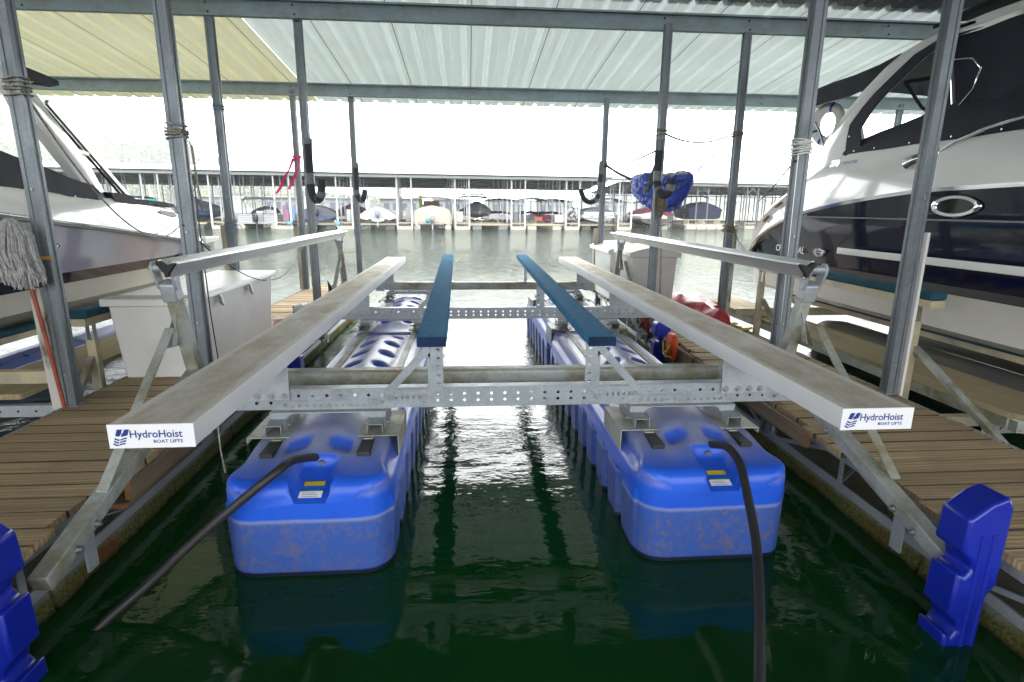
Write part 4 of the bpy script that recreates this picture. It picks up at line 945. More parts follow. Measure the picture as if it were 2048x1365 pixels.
m = MB(); m.prism([(7.62,1.775),(7.72,1.795),(8.02,1.765),(8.09,1.71),(7.98,1.70),(7.70,1.745)], 0, -3.93, -3.898); m.build('side_vent', simple('grey_vent', (.40,.40,.42), .5), lb2, bevel=.003)
m = MB(); m.tube([(-3.92,5.47,1.93),(-3.90,5.54,1.925),(-3.90,5.63,1.915),(-3.92,5.69,1.905)], .011, 8); m.build('cleat', M['chrome'], lb2)
m = MB(); n = 28; X = -3.858
m.add([(X, 5.60+.125*math.cos(2*math.pi*i/n), 1.475+.042*math.sin(2*math.pi*i/n)) for i in range(n)], [tuple(range(n))]); bd = m.build('badge', M['black'], lb2, smooth=0)
m = MB(); m.loft([[(X+.002, 5.60+r*.125*math.cos(2*math.pi*i/n), 1.475+r*.042*math.sin(2*math.pi*i/n)) for i in range(n)] for r in (1.0,.90)], cap=False); m.build('badge_rim', M['chrome'], bd)
side_text(bd, 'Sea Ray', .062, X+.003, 5.502, 1.456, M['white_label'], bold=.0006, sx=.93, shear=.35, dirn=1)

# ------------------------------------------------------------------ their lifts
def side_bunk(root, a, b, w=.15, t=.07):
    m = MB(); m.bar(a, b, w, t); m.build('bunk', M['carpet_dark'], root, bevel=.018)
    m = MB(); a2 = Vector(a)-Vector((0,0,t/2+.032)); b2 = Vector(b)-Vector((0,0,t/2+.032)); m.bar(a2, b2, w*.8, .06); m.build('bunk_beam', M['tan_steel'], root)
nr = thing('boat_lift', (5.5,5,0), 'tan steel lift under the navy boat, with pale plank catwalk', 'boat lift')
def planks2(root, xs, y0, y1, z, cham=.12):
    for x0, x1, e in xs:
        m = MB(); c = cham
        m.prism([(x0,y0+(c if e < 0 else 0)),(x0+(c*.7 if e < 0 else 0),y0),(x1-(c*.7 if e > 0 else 0),y0),(x1,y0+(c if e > 0 else 0)),(x1,y1),(x0,y1)], 2, z-.045, z); m.build('plank', M['plank_y'], root, bevel=.004)
planks2(nr, [(3.93,4.205,-1),(4.215,4.50,1)], 3.50, 9.0, .43)
m = MB(); m.box(3.94,3.948,3.52,9.0,.30,.383); m.box(3.9482,4.0,3.52,9.0,.30,.308); m.bar((3.93,3.60,.335),(4.2,3.44,.335), .008, .10); m.build('side_channel', M['galv_old'], nr)
side_bunk(nr, (3.73,4.16,1.20), (3.73,6.9,1.215)); side_bunk(nr, (4.98,3.3,.63), (4.98,8.3,.635), .18, .06); side_bunk(nr, (6.2,3.3,.63), (6.2,8.3,.635), .18, .06)
def stand(root, x, y, z0, z1, s, ty=-.85):
    m = MB(); m.box(x-.036, x+.036, y-.03, y+.03, z0, z1-.17); m.build('upright', M['tan_steel'], root, bevel=.004)
    m = MB(); m.box(x-.03, x-.024, y-.022, y+.022, z1-.22, z1); m.box(x+.024, x+.03, y-.022, y+.022, z1-.22, z1); m.tube([(x-.04,y,z1-.03),(x+.04,y,z1-.03)], .012, 8); m.build('fork', M['galv_old'], root)
    m = MB(); m.bar((x+s*.03,y-.02,z0+(z1-z0)*.55), (x+s*.05,y+ty,z0-.02), .055, .045); m.build('brace', M['galv_old'], root, bevel=.003)
stand(nr, 3.715, 4.34, .25, 1.14, 1, -.95); stand(nr, 3.73, 6.9, .25, 1.14, 1, -.7)
m = MB(); m.tube([(4.95,3.0,.16),(4.95,3.15,.16),(4.95,7.0,.16),(4.95,7.25,.14),(4.95,7.35,.12)], [.24,.27,.27,.25,.12], 20); m.build('tank', simple('dirty_grey_tank', (.18,.16,.12), .45, 0, .3, 3, stretch=(1,.25,1), c2=(.07,.08,.10)), nr, smooth=50)
m = MB(); m.tube([(6.5,3.0,.16),(6.5,7.35,.14)], .26, 20); m.build('tank', bpy.data.materials['dirty_grey_tank'], nr, smooth=50)
for y in (7.4,):
    m = MB(); m.box(3.7, 7.4, y-.04, y+.04, .44, .54); m.build('cross_beam', M['tan_steel'], nr, bevel=.004)
m = MB(); m.box(3.5, 4.4, 3.85, 3.93, .22, .30); m.tube([(3.50,3.9,.26),(3.50,4.0,.26)], .06, 12); m.build('cross_tube', M['tan_steel'], nr, bevel=.004)
m = MB(); m.perf(4.0, 4.5, .16, .28, 3.84, [(4.06+.1*i, .20) for i in range(5)], .01); m.build('beam_plate', M['galv_old'], nr)
for x, y in ((4.62,7.4),):
    m = MB(); m.box(x-.03,x+.03,y-.03,y+.03,.545,.70); m.bar((x-.03,y,.56),(x-.35,y,.80),.03,.05); m.build('bunk_post', M['tan_steel'], nr)

nl = thing('boat_lift', (-5.2,5,0), 'tan steel lift under the plum-grey boat, with plank catwalk', 'boat lift')
planks2(nl, [(-3.74,-3.46,1),(-4.03,-3.75,-1)], 4.42, 9.0, .42, .02)
m = MB(); m.perf(-3.95, -3.05, .255, .345, 4.36, [(-3.85+.13*i, .30) for i in range(6)], .010); m.box(-3.95,-3.05,4.3655,4.42,.335,.345); m.build('beam_plate', M['galv_new'], nl)
m = MB(); m.prism([(-4.4,.34),(-4.05,.34),(-3.95,.30),(-3.93,.22),(-3.99,.15),(-4.4,.13)], 1, 4.33, 4.338); m.build('end_plate', M['galv_new'], nl)
side_bunk(nl, (-3.16,4.72,.985), (-3.16,7.3,.99)); side_bunk(nl, (-4.42,4.6,.66), (-4.42,8.6,.665), .18, .06); side_bunk(nl, (-5.7,4.2,.66), (-5.7,8.6,.665), .18, .06)
stand(nl, -3.13, 4.82, .22, .93, -.4, -.42)
m = MB(); m.tube([(-3.12,4.55,.30),(-3.0,4.5,.30)], .05, 12); m.box(-3.35,-3.0,4.50,4.56,.25,.31); m.build('cross_tube', M['tan_steel'], nl)
m = MB(); sec = [(-.30,-.2),(.30,-.2),(.33,.10),(.27,.20),(.24,.215),(.15,.22),(0,.26),(-.15,.22),(-.24,.215),(-.33,.1)]
m.loft([[(-4.95+a,y,b) for a, b in sec] for y in (3.6,5,6,7.1)]); m.build('tank', M['faded_tank'], nl, smooth=25)
m = MB()
for i in range(8): m.bar((-5.0,4.3+.36*i,.245),(-4.84,4.2+.36*i,.232), .05, .02)
m.build('tank_dent', M['blue_plastic'], nl, bevel=.008)
m = MB(); m.loft([[(-4.95+a*.95,y,b*.95-.01) for a, b in sec] for y in (7.25,7.7,8.2)]); m.build('tank', M['faded_tank'], nl, smooth=25)
m = MB(); m.tube([(-3.2,4.9,.1),(-3.2,7.0,.1)], .16, 14); m.build('tank', M['blue_plastic'], nl, smooth=50)
for y in (4.5,7.6):
    m = MB(); m.box(-6.9,-3.2,y-.04,y+.04,.49,.59); m.build('cross_beam', M['tan_steel'], nl, bevel=.004)

# ------------------------------------------------------------------ dock boxes
def dockbox(x0, x1, y0, y1, z1, label, dome=0., mats=None, taper=.045, latches=()):
    t = thing('dock_box', ((x0+x1)/2, (y0+y1)/2, .4), label, 'dock box'); z0 = .402; k = taper
    m = MB(); m.loft([[(x0+k,y0+k,z0),(x1-k,y0+k,z0),(x1-k,y1-k,z0),(x0+k,y1-k,z0)],[(x0+.01,y0+.01,z1-.06),(x1-.01,y0+.01,z1-.06),(x1-.01,y1-.01,z1-.06),(x0+.01,y1-.01,z1-.06)]]); m.build('bin', mats or M['white'], t, bevel=.018)
    m = MB(); n = 10; prof = [(x0-.03, z1-.062), (x0-.03, z1-.008)] + [(x0-.03+(x1-x0+.06)*i/n, z1+dome*math.sin(math.pi*i/n)) for i in range(n+1)] + [(x1+.03, z1-.008), (x1+.03, z1-.062)]
    m.prism(prof, 1, y0-.03, y1+.03); m.build('lid', mats or M['white'], t, bevel=.012)
    for y in latches:
        q = MB(); q.box(x1+.0002, x1+.014, y-.03, y+.03, z1-.13, z1-.045); q.build('hasp', M['white'], t, bevel=.003)
        q = MB(); q.bar((x1+.02,y,z1-.06),(x1+.035,y+.01,z1-.15), .02, .03, up=(1,0,0)); q.bar((x1+.02,y+.012,z1-.13),(x1+.03,y+.05,z1-.165), .02, .025, up=(1,0,0)); q.tube([(x1+.03,y-.02,z1-.07),(x1+.03,y+.02,z1-.07)], .008, 6); q.build('latch', M['bolt'], t)
    return t
bx = dockbox(-2.985, -2.36, 4.82, 7.0, 1.10, 'long white dock box with two metal latches on the left finger', taper=.05, latches=(5.45, 6.2))
m = MB(); m.box(-2.86,-2.48,4.866,4.872,.50,.96); m.build('moulded_panel', M['white'], bx, bevel=.003)
m = MB(); m.box(-3.0,-2.345,4.795,4.99,1.1012,1.104); m.build('lid_grime', simple('grimy_lid_edge', (.45,.43,.36), .8, 0, .2, 20), bx)
dockbox(2.30, 2.98, 7.86, 8.72, 1.26, 'beige-white dock box with domed lid, nearer of the two on the right finger', dome=.075, mats=simple('beige_plastic', (.60,.57,.54), .5, 0, .04, 3), taper=.04)
dockbox(2.26, 2.98, 8.95, 10.3, 1.22, 'white dock box behind the beige one on the right finger', dome=.08, taper=.04)

# ------------------------------------------------------------------ mop
mp = thing('mop', (-3.0,4.1,.42), 'grey string mop with orange-red handle leaning on the leftmost post', 'mop')
m = MB(); m.tube([(-2.93,4.10,.41),(-2.965,4.095,.9),(-3.005,4.085,1.42)], .0135, 10); m.build('handle', M['pole_red'], mp)
rnd = random.Random(4); m = MB()
for i in range(330):
    a = rnd.uniform(0, 2*math.pi); r = rnd.uniform(.1,1)**.6; ex = rnd.uniform(-.01,.01)
    top = Vector((-3.035+.055*r*math.cos(a), 4.06+.05*r*math.sin(a), 1.72+.035*(1-r*r)+rnd.uniform(-.01,.01)))
    mid = Vector((-3.04+.15*r*math.cos(a), 4.03+.11*r*math.sin(a), 1.60-.06*r))
    lo = Vector((-3.01+.135*r*math.cos(a+ex*6)+rnd.uniform(-.015,.015), 4.03+.10*r*math.sin(a)+rnd.uniform(-.015,.015), 1.44+rnd.uniform(-.03,.03)))
    en = Vector((-2.99+.12*r*math.cos(a)+rnd.uniform(-.03,.03), 4.03+.09*r*math.sin(a)+rnd.uniform(-.02,.02), 1.29+rnd.uniform(-.03,.05)+.07*r))
    m.tube([top, (top+mid)/2+Vector((.03*math.cos(a)*r,.02*math.sin(a)*r,.012)), mid, lo, en], .0052, 4, cap=False)
m.build('yarn_head', M['mop'], mp, smooth=80)
m = MB(); m.tube([(-3.0,4.10,1.50),(-2.94,4.14,1.50),(-2.875,4.16,1.495)], .006, 5); m.tube([(-3.0,4.10,1.487),(-2.94,4.14,1.485),(-2.875,4.16,1.484)], .006, 5); m.build('rubber_band', simple('amber_band', (.5,.3,.06), .6), mp)

# ------------------------------------------------------------------ foam hooks
def hook(pts, r, label, tapes):
    t = thing('foam_hook', pts[0], label, 'boat hook')
    P_ = [Vector(p) for p in pts]; out = []
    for i in range(len(P_)-1):
        a = P_[max(i-1,0)]; b = P_[i]; c = P_[i+1]; d = P_[min(i+2,len(P_)-1)]
        for k in range(6):
            t_ = k/6; out.append(.5*((2*b)+(c-a)*t_+(2*a-5*b+4*c-d)*t_*t_+(3*b-a-3*c+d)*t_**3))
    out.append(P_[-1]); n = len(out)
    m = MB(); m.tube(out, [r*(1.0+.05*noise.noise(Vector((i*.7,0,0)))) for i in range(n)], 14); m.build('foam_tube', M['foam'], t, smooth=60)
    for a, b in tapes:
        i0, i1 = int(a*(n-1)), max(int(b*(n-1)), int(a*(n-1))+1); m = MB(); m.tube(out[i0:i1+1], r*1.09, 14); m.build('tape', M['tape'], t, smooth=60)
hook([(-1.93,7.385,2.66),(-1.935,7.385,2.4),(-1.93,7.37,2.12),(-1.90,7.32,1.98),(-1.85,7.27,1.935),(-1.79,7.24,1.97),(-1.765,7.23,2.10),(-1.76,7.23,2.17)], .047, 'thick taped foam hook on the post left of the slip', [(0,.06),(.22,.30),(.62,.66),(.72,.80)])
hook([(-1.935,10.41,2.60),(-1.94,10.41,2.3),(-1.935,10.39,2.08),(-1.90,10.36,1.99),(-1.85,10.34,1.97),(-1.81,10.33,2.03),(-1.79,10.33,2.15)], .045, 'thin foam hook with hanging twine on the far left post', [(0,.08),(.30,.38),(.62,.7)])
hook([(2.34,7.06,2.68),(2.335,7.06,2.4),(2.335,7.04,2.16),(2.36,6.98,2.05),(2.40,6.93,2.03),(2.44,6.90,2.08),(2.455,6.89,2.22)], .047, 'taped foam hook in front of the blue hammock', [(0,.10),(.24,.32),(.86,.94),(.40,.46)])
hook([(2.315,10.03,2.66),(2.305,10.03,2.4),(2.29,10.02,2.15),(2.24,10.0,2.03),(2.14,9.97,1.97),(2.03,9.94,2.01),(1.96,9.92,2.13),(1.94,9.92,2.19)], .042, 'foam hook opening to the left, beside the hammock strap', [(0,.12),(.2,.34),(.44,.5)])
hs = thing('rope_hank', (2.37,7.0,2.1), 'tan rope hank hanging under the foam hook by the hammock', 'rope'); m = MB(); rnd = random.Random(9)
for i in range(70):
    a = rnd.uniform(0,6.283); r = rnd.uniform(.2,1)
    m.tube([(2.375+.02*r*math.cos(a),7.0+.02*math.sin(a),2.09+rnd.uniform(-.02,.02)),(2.385+.055*r*math.cos(a),6.99+.04*r*math.sin(a),1.97),(2.39+.05*r*math.cos(a),6.99+.04*r*math.sin(a),1.87+rnd.uniform(-.03,.03)),(2.385+.02*r*math.cos(a),6.99,1.78+rnd.uniform(-.03,.08))], .0055, 4, cap=False)
m.build('hank', M['rope_tan'], hs)
m = MB(); m.tube([(2.40,7.04,1.80),(2.43,7.04,1.45),(2.45,7.04,1.12),(2.47,7.04,.45)], .010, 6); o = m.build('strap', M['rope'], origin=(2.43,7.04,1.4)); tag(o, 'grey strap hanging down in front of the beige dock box', 'strap')
for z in (1.62,1.20):
    pass
# pink ribbon
rb_ = thing('ribbon', (-2.93,10.36,2.7), 'bright pink ribbon tied to the outer left post', 'ribbon')
m = MB(); m.tube([(XO+.062*math.cos(a/12*6.283),10.42+.062*math.sin(a/12*6.283),2.69) for a in range(13)], .022, 6, cap=False); m.build('knot', M['pink'], rb_)
for pts in ([(-2.87,10.35,2.69),(-2.89,10.33,2.55),(-2.96,10.33,2.38),(-3.03,10.33,2.25),(-3.08,10.33,2.14)], [(-2.97,10.35,2.66),(-3.05,10.33,2.47),(-3.15,10.33,2.32),(-3.22,10.33,2.17),(-3.30,10.33,2.07)]):
    r = []; 
    for i, p in enumerate(pts):
        tw = .5+.9*math.sin(i*1.3); r.append([(p[0]-.028*math.cos(tw), p[1]-.028*math.sin(tw), p[2]), (p[0]+.028*math.cos(tw), p[1]+.028*math.sin(tw), p[2])])
    m = MB(); m.loft(r, closed=False, cap=False); m.build('tail', M['pink'], rb_, smooth=80)

# ------------------------------------------------------------------ rolled hammock slung between two posts
hm = thing('hammock', (2.93,8.63,2.1), 'bundled royal-blue nylon hammock slung between two posts', 'hammock')
A, B = Vector((2.42,10.05,2.60)), Vector((3.38,7.36,2.78)); ax = (B-A).normalized(); sd_ = ax.cross(Vector((0,0,1))).normalized()
E0, E1 = Vector((2.68,9.33,2.36)), Vector((3.15,8.02,2.33))
rings = []; N = 90; K = 64
for i in range(N+1):
    t = i/N; c = E0.lerp(E1, t); w = math.sin(math.pi*min(1,max(0,t)))**.62; c = c - Vector((0,0,.20*w+.03))
    rz_ = .035+.265*w*(1-.30*math.exp(-((t-.42)/.07)**2)); ry_ = .03+.16*w; ring = []
    for k in range(K):
        a = 2*math.pi*k/K; d = .035*w*noise.noise(Vector((t*7+a*.2, math.cos(a)*2.1, math.sin(a)*7)))+.03*w*math.sin(math.sin(a)*9+t*5+2*noise.noise(Vector((t*5,a,3))))+.055*w*(abs(noise.noise(Vector((t*15+math.sin(a)*2, math.cos(a)*2.4, math.sin(a)*2.4+9))))-.25)+.02*w*noise.noise(Vector((t*30, math.cos(a)*5, math.sin(a)*5)))
        ring.append(c + sd_*(ry_+d)*math.cos(a) + Vector((0,0,(rz_+d*1.2)*math.sin(a))))
    rings.append(ring)
m = MB(); m.loft(rings); m.build('bundle', M['blue_nylon'], hm, smooth=80)
def swatch(t0, t1, k0, k1, mat, name, off):
    rr_ = []
    for i in range(int(t0*N), int(t1*N)+1):
        c = sum(rings[i], Vector())/K; rr_.append([p+(p-c).normalized()*off for p in [rings[i][k % K] for k in range(k0*2, k1*2)]])
    m = MB(); m.loft(rr_, closed=False, cap=False); return m.build(name, mat, hm, smooth=80)
g = NG('grey_patterned_cloth'); cc = g.mix(g.ramp(g.noise(g.mapc((1,1,1)), 26, 2, .5, 1.5), .50, .54), (.40,.40,.40), (.04,.04,.045)); M['pattern'] = g.fin(cc, .8)
swatch(.62, .97, 5, 11, M['pattern'], 'printed_edge', .006); swatch(.08, .55, 19, 23, M['orange'], 'orange_lining', .005)
for a, b, s_, r_ in ((A, E0, 0, .010), (E0+Vector((0,0,.02)), Vector((2.50,7.25,2.36)), -.0, .01), (B, E1, 0, .008), (B+Vector((-.02,0,.0)), E1+Vector((0,.03,.04)), .02, .006)):
    pass
def strap(pts, w, name='strap'):
    m = MB(); m.tube(pts, w, 8, sy=.35); m.build(name, simple('dark_webbing', (.07,.075,.085), .8), hm)
strap(sag(A, E0+Vector((0,0,-.02)), .02), .018); strap([A-Vector((0,0,.02)), (2.58,9.6,2.40), (2.70,9.3,2.30), (2.74,8.9,2.16), (2.66,8.5,2.12), (2.56,8.0,2.24), (2.48,7.6,2.38), (2.42,7.2,2.55)], .040)
strap(sag(A+Vector((0,0,.03)), Vector((2.44,7.24,2.62)), .07), .022); strap(sag(Vector((2.44,7.16,2.76)), B+Vector((0,0,.02)), .10), .026); strap(sag(B, E1, .01), .016); strap(sag(B-Vector((.0,.02,.03)), E1+Vector((.02,.02,-.03)), .02), .006)

# ------------------------------------------------------------------ things lying on the fingers
tw = thing('towable_tube', (3.2,7.6,.4), 'deflated shiny red towable lying on the right finger', 'towable')
rings = []
for i in range(25):
    t = i/24; y = 6.65+2.1*t; w = math.sin(math.pi*(t*.96+.02))**.5; rings.append([(3.20+(.24*w+.03*noise.noise(Vector((k,y*4,1))))*math.cos(k/14*2*math.pi), y, .405+max(0,(.21*w+.07*noise.noise(Vector((k*.7,y*5,5))))*(1+math.sin(k/14*2*math.pi))*.6)) for k in range(14)])
m = MB(); m.loft(rings); m.build('tube', M['red'], tw, smooth=60)
rp = thing('tow_rope', (3.25,6.7,.4), 'yellow and black tow rope heaped beside the red towable', 'rope'); rnd = random.Random(3)
for mat, nm in ((M['yellow'], 'rope'), (M['black'], 'rope')):
    m = MB()
    for j in range(5):
        p = Vector((3.2+rnd.uniform(-.1,.12), 6.9-.12*j, .42)); pts = [p]
        for k in range(9): p = p+Vector((rnd.uniform(-.06,.06), rnd.uniform(-.09,.04), rnd.uniform(-.015,.02))); p.z = max(.415, min(.47, p.z)); pts.append(p)
        m.tube(pts, .014, 6)
    m.build(nm, mat, rp)
def vest(x, y, z, label, c1, c2, s=1):
    t = thing('life_vest', (x,y,z), label, 'life vest'); rings = []
    for i in range(13):
        v = i/12; w = .5+.5*math.sin(math.pi*(v*.9+.05)); rings.append([(x+(.055+.012*noise.noise(Vector((k,i*.6,2))))*w*math.cos(k/12*6.283), y+(.15*w+.02*noise.noise(Vector((k,i*.5,7))))*math.sin(k/12*6.283), z+.16-.30*v) for k in range(12)])
    m = MB(); m.loft(rings); m.build('foam_panel', c1, t, smooth=60)
    m = MB(); m.tube([(x-.062*s,y-.09,z+.06),(x-.075*s,y-.05,z-.04),(x-.075*s,y+.05,z-.05),(x-.066*s,y+.1,z+.05),(x-.06*s,y+.05,z+.09)], .012, 6); m.tube([(x-.05,y-.13,z-.08),(x-.07,y,z-.10),(x-.05,y+.13,z-.08)], .010, 6); m.build('strap', c2, t)
vest(2.245, 6.92, .42, 'dark red life vest with a black loop, hung over the finger edge', simple('dark_red_cloth', (.30,.03,.03), .7, 0, .3, 14), M['black'])
vest(2.25, 5.93, .36, 'orange and yellow life vest hung over the finger edge', M['orange'], M['yellow'])
fn = thing('swim_fins', (-2.1,8.55,.4), 'black and white pointed swim fins standing against the left inner post', 'swim fins')
for k in range(4):
    m = MB(); o_ = .05*k; m.prism([(-2.03+o_,.405),(-1.86+o_,.405),(-1.93+o_*.8,.60),(-2.05+o_,.82-.05*k),(-2.04+o_,.6)], 1, 8.35+.03*k, 8.365+.03*k); m.build('fin', M['black'] if k % 2 == 0 else M['white'], fn, bevel=.003)
f2 = thing('rolled_mat', (-2.4,8.0,.4), 'small white roll with dark blue streaks lying on the left finger', 'rolled mat')
m = MB(); m.loft([[(-2.42+.40*q+.0*math.cos(a), 7.95+.10*math.cos(a)+.25*q, .465+.062*math.sin(a)) for a in [k/12*6.283 for k in range(12)]] for q in (0,.3,.6,1)]); m.build('roll', M['white'], f2, smooth=60)
for q in (.12,.35,.6):
    m = MB(); m.tube([(-2.42+.40*q+.03*k, 7.95+.25*q+.104*math.cos(1.2+.5*k), .465+.066*math.sin(1.2+.5*k)) for k in range(5)], .008, 5); m.build('streak', M['logo_blue'], f2)
m = MB(); m.box(-2.42,-2.41,7.86,8.04,.41,.52); m.build('end_cap', M['black'], f2)
bk = thing('wood_block', (-2.30,7.15,.4), 'red and white painted block behind the long dock box', 'block')
m = MB(); m.box(-2.42,-2.22,7.02,7.20,.402,.50); m.build('block', simple('faded_red_paint', (.55,.30,.27), .8, 0, .3, 14, c2=(.6,.5,.4)), bk, bevel=.008)
# ------------------------------------------------------------------ the covered dock across the water (built in its own axes: u along it, v away from us)
FA = R_(4.97)
FO = Vector((-.49, 51.26, 0))
def far(u, v, z=0.): return Vector((FO.x + u*math.cos(FA) - v*math.sin(FA), FO.y + u*math.sin(FA) + v*math.cos(FA), z))
def fthing(name, u, v, label, cat, group=None, rz=0.): return thing(name, far(u, v), label, cat, group, rz=FA+rz)
def fb(m, name, mat, t, **k): return m.build(name, mat, t, world=False, **k)
M['post_w'] = simple('pale_far_post', (.66,.68,.70), .5, .1, .06)
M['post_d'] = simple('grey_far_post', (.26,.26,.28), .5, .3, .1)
M['truss_t'] = simple('cream_truss', (.62,.56,.40), .6)
M['float_w'] = simple('pale_float', (.66,.64,.58), .7, 0, .1, 4, c2=(.55,.50,.36))
M['fdeck'] = simple('far_deck', (.45,.40,.33), .8, 0, .2, 8)
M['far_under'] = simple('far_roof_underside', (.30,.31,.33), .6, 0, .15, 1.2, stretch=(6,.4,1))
M['win'] = simple('far_window', (.05,.06,.08), .1)
M['glassy'] = simple('clear_vinyl', (.42,.45,.50), .15)
def froof(u0, u1, v0, ridge, v1, ze, zr, zb, label, matt, under):
    t = fthing('covered_dock_roof', (u0+u1)/2, v0, label, 'roof'); L = (u1-u0)/2
    m = MB(); n = int((u1-u0)/.3); pr = []
    for i in range(n): x = -L+i*.3; pr += [(x,0),(x+.16,0),(x+.19,.03),(x+.27,.03)]
    pr.append((L,0))
    for i, (a, za, b, zb_) in enumerate(((-.05, ze, ridge-v0, zr), (ridge-v0, zr, v1-v0, zb))):
        m = MB(); m.loft([[(x, a, za+d) for x, d in pr], [(x, b, zb_+d) for x, d in pr]], closed=False, cap=False); fb(m, 'roof_sheet', matt, t, smooth=0)
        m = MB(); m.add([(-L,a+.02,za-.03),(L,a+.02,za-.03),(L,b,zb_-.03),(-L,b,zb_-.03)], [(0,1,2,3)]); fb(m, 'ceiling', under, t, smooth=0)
    m = MB(); m.box(-L, L, .55, .62, ze-.28, ze-.05); fb(m, 'front_beam', M['post_w'], t)
    for v in (16, 19.5, 23, 26.5):
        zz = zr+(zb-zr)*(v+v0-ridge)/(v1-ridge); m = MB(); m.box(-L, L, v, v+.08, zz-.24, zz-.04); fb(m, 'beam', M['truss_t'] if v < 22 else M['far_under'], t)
    return t
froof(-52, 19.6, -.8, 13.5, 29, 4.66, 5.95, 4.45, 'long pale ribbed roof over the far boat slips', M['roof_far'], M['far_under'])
def ffinger(k, label, dark=False, u=None, v=0., zt=4.35):
    u = 5.03*k if u is None else u; t = fthing('dock_finger', u, v, label, 'dock', 'dock fingers across the water')
    m = MB(); m.box(-.62,.62,0,9.5,.56,.62); fb(m, 'deck', M['fdeck'], t)
    m = MB(); m.box(-.60,.60,0,2.2,-.1,.27); m.box(-.60,.60,2.6,5.2,-.1,.26); fb(m, 'float', M['float_w'], t, bevel=.02)
    m = MB(); m.box(-.62,.62,-.02,0.02,.27,.31); m.box(-.62,.62,-.02,.02,.51,.558)
    for a, b in ((-.5,0),(.5,0)): m.bar((a,-.03,.29),(b,-.03,.53),.03,.04,up=(0,1,0))
    m.bar((0,-.035,.29),(0,-.035,.53),.03,.04,up=(0,1,0)); fb(m, 'truss', M['truss_t'], t)
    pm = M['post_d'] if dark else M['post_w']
    for j, vv in enumerate((.05, 2.6, 5.4, 8.6, 12.5, 16.5)):
        for s in (-1, 1):
            w = .055 if j == 0 else .045; zz = zt+.06*vv*(vv < 13); m = MB(); m.box(s*.62-w, s*.62+w, vv-w, vv+w, 0 if j < 4 else .4, zz); fb(m, 'post', pm, t)
            if j < 2 and not dark: m = MB(); m.box(s*.62-w*1.45, s*.62+w*1.45, vv-w*1.5, vv-w-.002, .1, 2.0); fb(m, 'fender_board', M['white'], t)
    return t
FL = {-7:'far dock finger hidden behind the plum-grey boat', -6:'far dock finger seen under the swept arch', -5:'far dock finger behind the windshield strut of the left boat', -4:'far dock finger left of the white railed pontoon boat', -3:'far dock finger carrying the bright orange and blue mat', -2:'far dock finger left of the white-covered boat', -1:'far dock finger between white-covered boat and cream pontoon',
      0:'far dock finger right of the cream pontoon boat', 1:'far dock finger in front of the maroon bimini boat', 2:'far dock finger left of the white cruiser stern', 3:'far dock finger right of the white cruiser stern'}
for k in range(-7, 4): ffinger(k, FL[k])
fw = fthing('main_walkway', -16.5, 9.7, 'long main walkway behind the boats of the far dock', 'dock')
m = MB(); m.box(-36,36,0,2.6,.56,.62); fb(m, 'deck', M['fdeck'], fw); m = MB(); m.box(-36,36,.05,2.5,-.1,.52); fb(m, 'float', M['float_w'], fw)
fw = fthing('main_walkway', 45, 14.7, 'long main walkway behind the boats of the right far dock', 'dock')
m = MB(); m.box(-25,28,0,2.6,.56,.62); fb(m, 'deck', M['fdeck'], fw); m = MB(); m.box(-25,28,.05,2.5,-.1,.52); fb(m, 'float', M['float_w'], fw)
def kids_last(n): return [o for o in bpy.data.objects if o.name.startswith(n)][-1]
# ------- boats
def bimini(t, u0, u1, v0, v1, z, mat, sagv=.16, name='canopy', frame=None, val=.12, half=False):
    m = MB(); n = 8; rings = []
    for v, dz in ((v0,-.10),(v0+(v1-v0)*.2,0),(v0+(v1-v0)*.8,0),(v1,-.12)):
        r = [(u0, v, z-val+dz)]+[(u0+(u1-u0)*i/n, v, z+dz+sagv*math.sin(math.pi*i/n)**.7) for i in range(n+1)]+[(u1, v, z-val+dz)]
        rings.append(r)
    m.loft(rings, closed=False, cap=False); o = fb(m, name, mat, t, smooth=60); q = o.modifiers.new('thick','SOLIDIFY'); q.thickness = .03
    for uu in (u0+.02, u1-.02): m = MB(); m.bar((uu, v0+.1, z), (uu, (v0+v1)/2, 1.25), .03, .03); m.bar((uu, v1-.1, z), (uu, (v0+v1)/2, 1.25), .03, .03); fb(m, 'canopy_frame', frame or M['alu'], t)
def outboard(t, u, v, z0, k, mat, tilt=.15, leg=None):
    m = MB(); rings = []
    for s_, w, l, zz in ((0,.10,.16,.0),(.1,.17,.26,.10),(.3,.19,.30,.30),(.45,.17,.28,.50),(.55,.10,.18,.60)):
        rings.append([(u+w*k*math.cos(a/10*6.283), v-.1-tilt*zz*k+l*k*.8*math.sin(a/10*6.283), z0+zz*k) for a in range(10)])
    m.loft(rings); fb(m, 'outboard_motor', mat, t, smooth=60)
    m = MB(); m.bar((u, v, z0+.02), (u, v-.12, z0-.75*k), .10*k, .16*k); m.bar((u, v-.05, z0-.62*k), (u, v-.32, z0-.62*k), .22*k, .02); m.tube([(u, v-.02, z0-.8*k), (u, v-.28, z0-.8*k)], [.07*k,.03*k], 8); fb(m, 'motor_leg', leg or mat, t)
